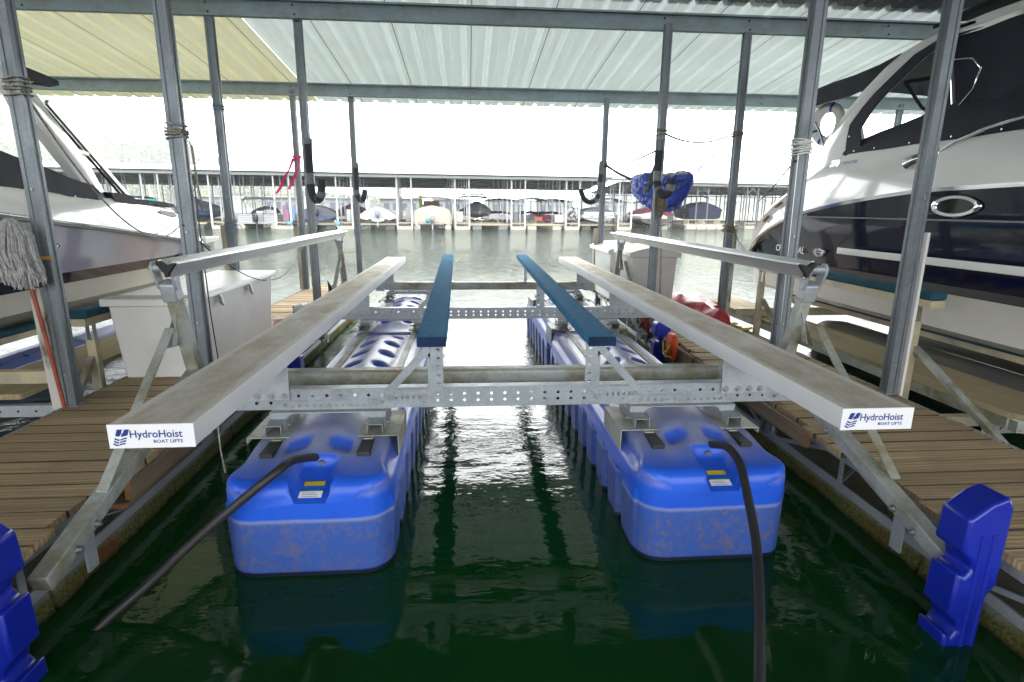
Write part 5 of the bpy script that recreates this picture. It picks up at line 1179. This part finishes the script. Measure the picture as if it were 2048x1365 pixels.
def fpontoon(u, v, label, fence, trim, canopy, motor, w=2.5, zc=2.45, L=6.5, cover=None, ladder=True, fr=None, canopy_w=None, zdeck=.52, cv=(.8,3.6), tubes=None):
    t = fthing('pontoon_boat', u, v, label, 'pontoon boat', 'boats in the far slips'); h = w/2
    for s in (-1, 1):
        m = MB(); m.tube([(s*(h-.36),.02,.17),(s*(h-.36),.1,.17),(s*(h-.36),L-.6,.17),(s*(h-.36),L,.32)], [.28,.31,.31,.08], 14); fb(m, 'tube', tubes or M['float_w'], t, smooth=50)
    m = MB(); m.box(-h,h,0,L-.2,zdeck-.1,zdeck); fb(m, 'deck', fence, t, bevel=.01)
    m = MB(); m.box(-h+.03,-.42,.25,.29,zdeck+.03,1.22); m.box(.50,h-.03,.25,.29,zdeck+.03,1.22); m.box(-h+.03,-h+.06,.25,L-.8,zdeck+.03,1.22); m.box(h-.06,h-.03,.25,L-.8,zdeck+.03,1.22); m.box(-.38,.46,.6,.64,zdeck+.03,1.18); fb(m, 'fence_panel', fence, t)
    m = MB()
    for zz in (.72,.90,1.08): m.box(-h+.02,h-.02,.235,.2495,zz,zz+.018)
    m.box(-h,h,.22,.30,1.22,1.27)
    for uu in (-h+.02,-.42,.48,h-.05): m.box(uu,uu+.03,.225,.30,zdeck,1.22)
    fb(m, 'rail', trim, t)
    if motor: outboard(t, -.02 if motor is not True else 0, -.05, .55, 1.05, motor if motor is not True else M['black'])
    if ladder:
        m = MB(); 
        for uu in (.62,.92): m.tube([(uu,-.02,1.15),(uu,-.12,.8),(uu,-.14,.1)], .018, 6)
        for zz in (.2,.42,.64): m.tube([(.62,-.14,zz),(.92,-.14,zz)], .016, 6)
        fb(m, 'ladder', M['alu'], t)
    cw = canopy_w or h+.02
    if canopy: bimini(t, -cw, cw, cv[0], cv[1], zc, canopy, frame=fr)
    if cover:
        m = MB(); m.loft([[(-h+.05,a,1.26),(-h*.7,a+.1,1.26+c*.7),(0,a+.1,1.26+c),(h*.7,a+.1,1.26+c*.75),(h-.05,a,1.26)] for a, c in ((.3,.12),(1.5,.35),(3,.22),(5.6,.35))], closed=False, cap=False); fb(m, 'cover', cover, t, smooth=60)
    return t
def fcovered(u, v, label, hullm, cover, motor=None, w=2.3, z0=.75, peak=1.95, L=6, bow=False, skirt=None, side=1.25, cat='covered boat'):
    """V-hull under a mooring cover; stern (or bow) towards us, hanging on its lift"""
    t = fthing('covered_boat', u, v, label, cat, 'boats in the far slips'); h = w/2
    st = [(0,1.0,0),(.6,1.02,0),(3,1.0,0),(4.8,.72,.1),(5.6,.35,.25),(6,.03,.4)] if not bow else [(0,.03,.42),(.5,.35,.28),(1.3,.70,.12),(3,1,0),(5.5,1.0,0),(6,1,0)]
    rings = [[(0,a,z0-.28+d),(-h*.8*s_,a,z0-.03+d*.6),(-h*s_,a,z0+.10+d*.5),(-h*1.03*s_,a,side-.25+d*.35),(h*1.03*s_,a,side-.25+d*.35),(h*s_,a,z0+.10+d*.5),(h*.8*s_,a,z0-.03+d*.6)] for a, s_, d in st]
    m = MB(); m.loft(rings); fb(m, 'hull', hullm, t, smooth=30)
    rings = []
    for a, s_, d in st:
        f = max(0, 1-abs(a-(1.6 if not bow else 3.2))/(4.4)); pk = side+(peak-side)*(.25+.75*f); hh = h*1.05*s_
        rings.append([(-hh,a,side-.28+d*.35),(-hh*1.01,a,side-.05+d*.3),(-hh*.6,a,side+(pk-side)*.55+.03*noise.noise(Vector((a,2,u)))),(-hh*.15,a,pk-.03),(0,a,pk),(hh*.15,a,pk-.03),(hh*.6,a,side+(pk-side)*.55+.03*noise.noise(Vector((a,7,u)))),(hh*1.01,a,side-.05+d*.3),(hh,a,side-.28+d*.35)])
    m = MB(); m.loft(rings, cap=True); fb(m, 'mooring_cover', cover, t, smooth=40)
    m = MB(); pass
    for s2 in (-1, 1): m.loft([[(s2*h*1.045*s_, a, zz+d*.35) for zz in (side-.29, side-.22)] for a, s_, d in st], closed=False, cap=False)
    fb(m, 'rub_rail', M['rubber_trim'], t)
    if not bow:
        [fb(MB().box(x_, x_+h*.2, -.02, -.005, side-.5, side-.35), 'transom_fitting', M['rubber_trim'], t) for x_ in (-h*.55, h*.35)]
    if motor: outboard(t, 0, -.08, side-.25, 1.0, motor)
    return t
def flift(u, v, label, tankm, bunkm=None, w=1.9, beam=M['truss_t']):
    t = fthing('boat_lift', u, v, label, 'boat lift', 'lifts in the far slips')
    for s in (-1,1):
        m = MB(); m.box(s*w*.62-.42,s*w*.62+.42,.1,5.5,-.1,.34); fb(m, 'tank', tankm, t, bevel=.06)
    m = MB(); m.box(-w,w,.3,.38,.42,.52); m.box(-w,w,4.3,4.38,.42,.52); m.box(-w,w,.05,.1,.36,.44); fb(m, 'cross_beam', beam, t)
    for s in (-1,1):
        m = MB(); m.bar((s*.75,.4,.80),(s*.75,4.8,.82),.18,.08); fb(m, 'bunk', bunkm or M['fdeck'], t)
        for vv in (.5,4.3): m = MB(); m.box(s*.75-.04,s*.75+.04,vv-.03,vv+.03,.521,.76); m.bar((s*.75-.02,vv,.53),(s*.75+s*.3,vv,.74),.03,.03); fb(m, 'bunk_post', beam, t)
    return t
S = 5.03
WHT, NAV, CHA = simple('far_white', (.58,.58,.57), .3, 0, .04, 2), simple('far_navy_canvas', (.035,.045,.09), .8), simple('far_grey_canvas', (.15,.16,.19), .8)
LG = simple('light_grey_cover', (.50,.50,.53), .7, 0, .08, 3, bump=.3, bs=4); MAR = simple('maroon_canvas', (.22,.03,.05), .8); GRN = simple('green_canvas', (.03,.20,.14), .8)
TAN = simple('tan_canvas', (.48,.42,.33), .8); BEI = simple('cream_cover', (.66,.58,.48), .6, 0, .05, 2); DGR = simple('dark_grey_hull', (.10,.10,.115), .35); BLU = simple('blue_hull', (.06,.12,.28), .2)
SIL = simple('silver_motor', (.42,.44,.50), .3, .3); BLK = simple('black_motor', (.04,.045,.07), .25)
fpontoon(-3.45*S, .5, 'white railed pontoon boat with rolled grey canopy and dark outboard', WHT, NAV, None, BLK, w=3.35, cover=None)
t = fthing('covered_boat', -3.45*S-.0, 1.4, 'dark grey seat covers and frame behind the white railed pontoon', 'boat cover')
m = MB(); m.tube([(-1.25,.2,2.35),(-1.1,.1,2.5),(0,.1,2.56),(1.1,.1,2.52),(1.28,.2,2.36)], .11, 10); fb(m, 'rolled_canopy', CHA, t, smooth=60)
[fb(MB().bar((s_*1.15,.1,2.4),(s_*.75,.3,1.3),.05,.05), 'frame', M['alu'], t) for s_ in (-1,1)]
m = MB(); m.loft([[(-1.1,1.2,1.25),(-.9,1.4,1.5),(-.2,1.5,1.45),(.3,1.5,1.6),(.9,1.4,1.55),(1.15,1.2,1.25)],[(-1.1,3,1.25),(-.9,3,1.7),(-.2,3,1.9),(.3,3,1.85),(.9,3,1.7),(1.15,3,1.25)]], closed=False, cap=False); fb(m, 'seat_cover', CHA, t, smooth=60)
fcovered(-4.6*S, .2, 'large grey-covered boat with blue bottom, far slip left of the rail post', BLU, CHA, None, w=2.7, z0=.95, peak=2.55, bow=True, side=1.75)
fpontoon(-5.55*S, 1.0, 'pontoon boat with drooping blue-grey awning in the far left slip', WHT, NAV, simple('blue_grey_awning', (.10,.15,.20), .8), None, w=2.6, zc=2.5)
fcovered(-6.5*S, .6, 'charcoal-covered boat in the far slip behind the left arch', WHT, CHA, None, w=2.4)
bk_ = fthing('bucket', -4.98*S, -.3, 'teal plastic tub standing on the far dock finger', 'tub'); m = MB(); m.tube([(0,0,1.45),(0,0,1.9),(0,0,2.36),(0,0,2.38)], [.26,.31,.40,.44], 16); fb(m, 'tub', simple('teal_plastic', (.10,.62,.52), .4), bk_, smooth=50); m = MB(); m.box(-.3,.3,-.25,.25,.62,1.448); fb(m, 'stand', M['white'], bk_)
fcovered(-2.47*S, .3, 'grey-covered runabout with black outboard, blue bottom', BLU, CHA, BLK, w=3.0, z0=.92, peak=2.15, side=1.35)
fcovered(-2.05*S, 7.5, 'boat with dark patterned cover and navy canopy, deeper in the far slips', DGR, simple('plum_patterned_cover', (.09,.04,.09), .8, 0, .5, 12, c2=(.25,.04,.05)), None, w=2.6, z0=1.1, peak=2.3, side=1.6)
fcovered(-1.46*S, .2, 'white-covered runabout with silver outboard hanging on its lift', M['gel_white'], simple('white_cover', (.62,.62,.65), .7, 0, .05, 3, bump=.4, bs=4), SIL, w=3.05, z0=.88, peak=2.2, side=1.22)
fpontoon(-.52*S, .2, 'big cream pontoon boat with raised motor and white top', BEI, M['gel_cream'], M['gel_cream'], SIL, w=3.45, zc=2.70, cover=None, zdeck=.55, cv=(.6,2.6))
m = MB(); m.loft([[(x*k_, v_, .58+(z-.58)*q_) for x, z in ((-1.60,.58),(-1.63,1.45),(-1.45,1.74),(-.8,1.93),(0,2.08),(.8,1.93),(1.45,1.74),(1.63,1.45),(1.60,.58))] for v_, k_, q_ in ((.16,.97,.93),(.26,1,1),(3.2,1,1.02),(4.5,.95,.9))]); fb(m, 'boat_cover', BEI, kids_last('pontoon_boat'), smooth=50)
m = MB(); m.prism([(-.48,.75),(.55,.75),(.50,1.62),(-.42,1.62)], 1, .135, .155); fb(m, 'cover_flap', BEI, kids_last('pontoon_boat'), bevel=.02)
t = fthing('folded_canopy', -.52*S, 3.2, 'brown mesh windscreen and black bow above the cream pontoon', 'canopy')
m = MB(); m.prism([(-.78,1.95),(.78,1.95),(.72,2.5),(-.70,2.5)], 1, .0, .05); fb(m, 'mesh_screen', simple('brown_mesh', (.13,.10,.09), .8), t)
m = MB(); m.tube([(-.75,.1,2.75),(-.68,.1,3.0),(-.3,.1,3.08),(.3,.1,3.08),(.68,.1,3.0),(.75,.1,2.75)], .04, 8); m.bar((-1.2,.0,1.62),(-.8,0,1.95),.06,.05); m.bar((1.2,.0,1.62),(.8,0,1.95),.06,.05); m.box(-.8,.8,.0,.05,1.55,1.9); fb(m, 'bow', CHA, t)
fcovered(.40*S, 4.2, 'dark grey covered boat with bare aluminium bow, set back on a lift', simple('bare_aluminium', (.38,.38,.37), .4, .5), CHA, None, w=2.8, z0=1.15, peak=2.6, bow=True, side=1.75)
t = fthing('canopy', .33*S, 6.0, 'white hard canopy with dark rear bow above the dark grey boat', 'canopy'); bimini(t, -1.45, 1.35, 0, 2.5, 2.95, WHT); m = MB(); m.tube([(-1.2,-.1,3.1),(-1,-.1,3.2),(.9,-.1,3.2),(1.15,-.1,2.85)], .07, 8); fb(m, 'bow', CHA, t)
flift(.5*S, .2, 'empty far lift on two grey slab floats', simple('grey_slab', (.30,.30,.31), .6), M['fdeck'])
flift(1.5*S, .2, 'empty far lift on round white floats with light blue bunks', M['float_w'], simple('light_blue_bunk', (.12,.34,.50), .8))
fpontoon(.92*S, 7.5, 'boat with maroon bimini and maroon side panels behind the far finger', M['alu'], M['alu'], MAR, None, w=2.7, zc=2.72, cover=MAR, zdeck=.9, ladder=False, cv=(0,2.4))
fpontoon(1.62*S, 8.5, 'pontoon boat with white arched canopy and blue seats, second row', WHT, NAV, WHT, None, w=2.7, zc=2.85, cover=NAV, ladder=False, cv=(0,2.6))
fpontoon(1.98*S, 6.5, 'boat with navy bimini and bright red side behind the far finger', simple('bright_red_panel', (.50,.03,.05), .4), NAV, NAV, None, w=2.9, zc=2.72, cover=NAV, ladder=False, cv=(0,2.6))
t = fthing('storage_cart', 1.72*S, .9, 'white cabinet and orange chest on the far finger edge', 'cabinet'); m = MB(); m.box(0,.75,0,.5,.63,1.35); fb(m, 'cabinet', M['white'], t, bevel=.02); m = MB(); m.box(-1.8,-1.0,.8,1.4,.7,1.15); fb(m, 'chest', simple('orange_chest', (.50,.12,.06), .6), t, bevel=.02)
cr = fcovered(2.52*S, .4, 'white cruiser stern with charcoal cover and zebra-striped flank', M['gel_white'], CHA, None, w=3.0, z0=.98, peak=2.15, side=1.65)
m = MB(); m.box(-1.45,1.45,-.10,-.02,1.22,1.62); m.box(-1.5,1.5,-.42,0,1.10,1.16); fb(m, 'swim_platform', M['gel_white'], cr, bevel=.03); m = MB(); m.box(-1.4,1.4,-.11,-.101,1.30,1.36); fb(m, 'stripe', CHA, cr); m = MB(); m.bar((.35,-.2,1.05),(.45,-.35,.70),.25,.2); fb(m, 'outdrive', SIL, cr)
t = fthing('covered_boat', 2.12*S, 1.5, 'white hull flank with black and white zebra pattern', 'boat'); m = MB(); m.prism([(-.7,1.0),(-.75,1.7),(-.3,2.1),(.3,2.0),(.9,1.4),(1.0,.9)], 1, 0, .3); o = fb(m, 'hull', simple('zebra_wrap', (.72,.72,.72), .4, 0, .4, 3.0, c2=(.06,.06,.07), lo=.48, hi=.52), t, bevel=.03)
fcovered(3.75*S, 1.2, 'long dark pontoon boat with maroon seat covers behind the hammock', DGR, MAR, None, w=3.0, z0=.9, peak=2.3, side=1.6)
t = fthing('canopy', 3.25*S, 7.0, 'tan bimini top behind the far finger right of the cruiser', 'canopy'); bimini(t, -1.3, 1.3, 0, 2.3, 2.75, TAN, sagv=.3)
kk = fthing('storage_locker', -.16*S-.55*S, 3.4, 'tall lime-green locker on the far finger beside the cream boat', 'locker'); m = MB(); m.box(-.17,.17,0,.35,.63,3.0); fb(m, 'locker', simple('lime_green', (.22,.42,.04), .5), kk, bevel=.02)
# things standing on the far fingers
sm_ = fthing('swim_mat', -2.98*S+.02, .5, 'orange and blue printed swim mat standing on end', 'swim mat'); m = MB(); m.box(-.28,.22,0,.14,.63,1.95); fb(m, 'mat', simple('printed_mat', (.75,.16,.03), .5, 0, .4, 5, c2=(.06,.22,.55), lo=.45, hi=.55), sm_, bevel=.05)
sm2 = fthing('swim_mat', -2.98*S+.50, .6, 'light blue swim mat standing on end beside the printed one', 'swim mat'); m = MB(); m.box(-.22,.27,0,.18,.63,2.0); fb(m, 'mat', simple('light_blue_mat', (.22,.38,.60), .5), sm2, bevel=.10)
for i, (u, lb_) in enumerate(((-2.9*S-.4,'light blue fender bag on the post of the mat finger'),(-2.0*S-.62,'light blue fender bag low on the next far post'))):
    q = fthing('post_bumper', u+.4 if i == 0 else u, -.15, lb_, 'bumper'); m = MB(); m.box(-.22,.22,-.08,.08,.36,.66); fb(m, 'bumper', simple('sky_blue_pad', (.20,.50,.75), .6), q, bevel=.06)
for i, (u, lb_) in enumerate(((-1.0*S+1.0,'white fender leaning at the cream boat corner'),(-2.15*S,'white plastic chair by the grey-covered runabout'))):
    q = fthing('fender', u, -.05, lb_, 'fender'); m = MB(); m.tube([(-.12,0,.75),(0,0,.45),(.12,0,.15)], [.09,.11,.07], 10); fb(m, 'fender', WHT, q, smooth=60)
bl = fthing('beach_ball', -.52*S-.45, -.25, 'turquoise ball resting beside the silver motor', 'ball'); m = MB(); 
m.loft([[(.19*math.sin(a)*math.cos(b/12*6.283), .19*math.sin(a)*math.sin(b/12*6.283), .74-.19*math.cos(a)) for b in range(12)] for a in (.05,.5,1,1.57,2.1,2.6,3.09)]); fb(m, 'ball', simple('turquoise', (.02,.42,.62), .4), bl, smooth=70)
# right-hand covered dock, set a little farther back, dark posts
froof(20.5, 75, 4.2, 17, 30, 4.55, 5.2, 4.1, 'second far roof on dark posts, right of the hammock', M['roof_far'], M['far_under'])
RL = ['dark-posted far finger just right of the hammock', 'dark-posted far finger with knee braces behind the frayed rope', 'dark-posted far finger beside the navy-covered cruiser', 'dark-posted far finger at the edge of the navy boat stern', 'dark-posted far finger hidden behind the navy boat stern']
for i, lb_ in enumerate(RL):
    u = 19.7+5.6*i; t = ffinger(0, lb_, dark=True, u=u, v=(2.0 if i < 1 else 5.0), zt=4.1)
    m = MB(); m.bar((-.62,.05,3.5),(0,.05,4.2),.06,.06,up=(0,1,0)); m.bar((.62,.05,3.5),(0,.05,4.2),.06,.06,up=(0,1,0)); fb(m, 'knee_brace', M['post_d'], t)
t = fthing('pontoon_raft', 21.8, 1.2, 'row of cream log floats under a low timber frame', 'raft')
for i in range(5):
    m = MB(); m.tube([(-.2+i*1.05,-.3,.17),(.75+i*1.05,-.3,.17)], .30, 12); fb(m, 'float', M['float_w'], t, smooth=50, bevel=.04)
m = MB(); m.box(-.5,5,-.4,-.3,.48,.56); m.box(-.5,5,.6,.7,.9,.98); [m.box(x,x+.08,-.4,.7,.5,.95) for x in (0,1.6,3.2,4.8)]; fb(m, 'frame', M['truss_t'], t)
fpontoon(22.0, 8.5, 'small houseboat with green bimini top and white cabin', WHT, GRN, GRN, None, w=3.4, zc=2.75, ladder=False, cover=WHT, cv=(-.2,3.0), zdeck=.7)
o = fcovered(18.0, 0, 'white outboard boat with big navy motor on a dark float', simple('dark_bottom', (.10,.10,.09), .5), WHT, BLK, w=2.4, z0=.70, peak=1.7, side=1.3)
fcovered(26.5, 6.5, 'navy-covered cruiser with bimini bow right of the hammock post', NAV, NAV, None, w=3.6, z0=1.0, peak=2.9, side=2.0)
t = fthing('canopy', 25.0, 6.0, 'dark arched bow canopy above the navy-covered cruiser', 'canopy'); m = MB(); m.tube([(-1.6,0,2.0),(-1.5,0,3.0),(-1.0,0,3.25),(.8,0,3.3),(1.5,0,3.1)], .09, 8); fb(m, 'bow', NAV, t, smooth=60)
for i, (k, vv, du, wd, ht, mt, lb_) in enumerate(((-5,2.2,.1,.5,.55,'w','small white locker on the finger under the strut'),(-4,3.2,-.1,.55,.7,'w','small white locker left of the railed pontoon'),(-3,4.2,.15,.5,.5,'g','grey chest behind the swim mats'),(-2,1.7,.1,.35,1.0,'w','slim white pedestal left of the white-covered boat'),(-1,3.0,.25,.4,1.2,'w','slim white cabinet near the lime-green locker'),(0,1.8,-.1,.6,.9,'w','white dock chest right of the cream pontoon'),(1,2.4,.2,.45,.95,'g','grey chest behind the maroon-boat finger'),(2,2.0,-.2,.5,.8,'w','white chest left of the zebra-striped hull'),(3,2.6,.1,.5,.75,'g','grey chest right of the white cruiser stern'))):
    q = fthing('dock_chest', 5.03*k+du, vv, lb_, 'dock chest', 'chests on the far fingers'); m = MB(); m.box(-wd/2,wd/2,0,.5,.625,.625+ht); fb(m, 'bin', M['white'] if mt == 'w' else simple('grey_chest', (.25,.26,.28), .6) if k == -3 else bpy.data.materials['grey_chest'], q, bevel=.02); m = MB(); m.box(-wd/2-.03,wd/2+.03,-.03,.53,.626+ht,.67+ht); fb(m, 'lid', M['white'], q, bevel=.01)
for u_, v_, lb_ in ((-2.47*S,.5,'lift under the grey-covered runabout'),(-1.46*S,.4,'lift under the white-covered runabout'),(2.52*S,.6,'lift under the white cruiser stern'),(-4.6*S,.6,'lift under the large grey-covered boat'),(.40*S,5.2,'lift under the bare aluminium bow boat')):
    flift(u_, v_, lb_, simple('dirty_float', (.22,.22,.20), .7, 0, .3, 3) if u_ == -2.47*S else bpy.data.materials['dirty_float'], CHA, w=1.7)
# white houseboats and sheds moored beyond
HB_ = [(-34,37),(-23,36),(-14.5,38),(-6.5,36),(1.5,38),(10,37),(18,39),(27,38),(36,41)]
HL = ['long white houseboat seen past the left arch','white houseboat beyond the railed pontoon','white houseboat beyond the grey-covered runabout','white houseboat with grey band beyond the white-covered boat','white houseboat framed by the slip opening','white houseboat beyond the maroon bimini','white houseboat beyond the white cruiser','white houseboat beyond the green bimini','white houseboat by the right picture side']
for (u, v), lb_ in zip(HB_, HL):
    t = fthing('houseboat', u, v, lb_, 'houseboat', 'white houseboats moored beyond the far roof'); m = MB(); m.box(-3.4,3.4,0,9,.1,.8); fb(m, 'hull', M['float_w'], t, bevel=.1)
    m = MB(); m.box(-2.9,2.9,1,8.4,.8,3.1); m.box(-3.2,3.2,.4,8.8,3.1,3.3); fb(m, 'cabin', WHT, t, bevel=.03)
    for x in (-2.3,-1.0,.3,1.6): m = MB(); m.box(x,x+.8,.98,.998,1.5,2.5); fb(m, 'window', simple('houseboat_window', (.28,.32,.40), .2) if x == -2.3 and u == -34 else bpy.data.materials['houseboat_window'], t)
    m = MB(); m.box(-3.1,3.1,.5,.54,4.1,4.15); [m.box(x,x+.05,.5,.54,3.3,4.1) for x in (-3.1,-1.5,0,1.5,3.05)]; fb(m, 'roof_rail', M['post_w'], t)

# ------------------------------------------------------------------ shore and hills
KH = 1.55
def hill(name, x0, x1, y0, hf, label_seed, mat):
    m = MB(); nx_, ny = 110, 16; vs = []
    for j in range(ny+1):
        for i in range(nx_+1):
            x = x0+(x1-x0)*i/nx_; t = j/ny; y = y0+260*t
            z = hf(x)*math.sin(min(1,t*1.25)*math.pi/2) + 7*noise.noise(Vector((x*.02,y*.02,label_seed)))*t + 2.5*noise.noise(Vector((x*.09,y*.09,label_seed)))*t
            vs.append((x*KH, y*KH, z*KH-.4))
    fs = [(j*(nx_+1)+i, j*(nx_+1)+i+1, (j+1)*(nx_+1)+i+1, (j+1)*(nx_+1)+i) for j in range(ny) for i in range(nx_)]
    m.add(vs, fs); o = m.build(name, mat, smooth=80); tag(o, kind='structure'); return o
M['hill'] = simple('hill_ground', (.09,.11,.035), .9, 0, .3, .03)
def hl(x):
    tb = ((-700,110),(-310,78),(-246,46),(-202,26),(-165,12),(-120,2),(-40,1))
    for (a, p), (b, q) in zip(tb, tb[1:]):
        if a <= x <= b: return p+(q-p)*(x-a)/(b-a)
    return 1.
def hr(x): return 3+22*sm(110, 190, x)*(1-.5*sm(240,330,x))
hill('hill', -600, -40, 330, hl, 3, M['hill']); hill('hill', 60, 520, 420, hr, 8, M['hill'])
def forest(name, hf, x0, x1, y0, n, seed, cols, scale):
    rnd = random.Random(seed); m = MB(); mats = cols
    for i in range(n):
        x = rnd.uniform(x0, x1); t = rnd.random()**.8; y = y0+235*t
        z = hf(x)*math.sin(min(1,t*1.25)*math.pi/2) + 7*noise.noise(Vector((x*.02,y*.02,3 if x < 0 else 8)))*t
        R = rnd.uniform(3,6)*scale; mi = rnd.choices(range(len(mats)), [5,2,3])[0]
        for k in range(20):                                   # leafy clusters, several per crown
            a = rnd.uniform(0,6.283); e = rnd.uniform(-.3,1.3); c = Vector((x+R*.6*math.cos(a)*math.cos(e), y+R*.6*math.sin(a)*math.cos(e), z+R*.8+R*.75*math.sin(e)))
            s_ = R*rnd.uniform(.14,.30); ax = [Vector((rnd.gauss(0,1),rnd.gauss(0,1),rnd.gauss(0,1))).normalized()*s_ for _ in range(3)]
            m.add([(c+ax[0])*KH, (c-ax[0]*.7+ax[1])*KH, (c+ax[2]-ax[1]*.6)*KH, (c-ax[2])*KH], [(0,1,2),(0,2,3),(0,3,1),(1,3,2)], mi)
    o = m.build(name, mats, smooth=0); tag(o, kind='stuff'); return o
LC = [simple('spring_leaf', (.12,.16,.03), .8), simple('yellow_leaf', (.30,.25,.04), .8), simple('dark_leaf', (.04,.07,.02), .8)]
f1 = forest('forest', hl, -480, -60, 335, 2100, 5, LC, 1.0); tag(f1, 'yellow-green spring forest fading in the haze on the left hill', 'forest')
f2_ = forest('forest', hr, 90, 330, 425, 420, 6, [LC[0], LC[2], LC[2]], .9); tag(f2_, 'faint green trees in the haze above the second far roof', 'forest')
t = thing('covered_dock_roof', (-62,96,0), 'distant roof end with a reddish eave at far left', 'roof'); m = MB(); m.prism([(-20,6.6),(12,6.6),(12.2,6.9),(-20,7.4)], 1, 0, 14); m.build('roof_sheet', simple('reddish_eave', (.40,.30,.27), .7), t, world=False)
m = MB(); [m.box(x,x+.2,.5,.7,0,6.6) for x in (-18,-12,-6,0,6,11.5)]; m.build('post', M['post_w'], t, world=False)

# ------------------------------------------------------------------ haze
m = MB(); m.box(-700, 560, -15, 760, -1.2, 125); hz = m.build('haze', None, smooth=0) if False else None
hm_ = bpy.data.materials.new('haze_air'); hm_.use_nodes = True; n_ = hm_.node_tree; n_.nodes.clear()
ho = n_.nodes.new('ShaderNodeOutputMaterial'); hv = n_.nodes.new('ShaderNodeVolumePrincipled'); hv.inputs['Color'].default_value = (.97,.98,1,1); hv.inputs['Density'].default_value = .00052; hv.inputs['Anisotropy'].default_value = .25
n_.links.new(hv.outputs[0], ho.inputs['Volume'])
m = MB(); m.box(-950, 950, -70, 1550, -1.2, 260); hz = m.build('haze', hm_, smooth=0); tag(hz, kind='stuff', label='pale morning haze over the lake and hills', cat='haze')
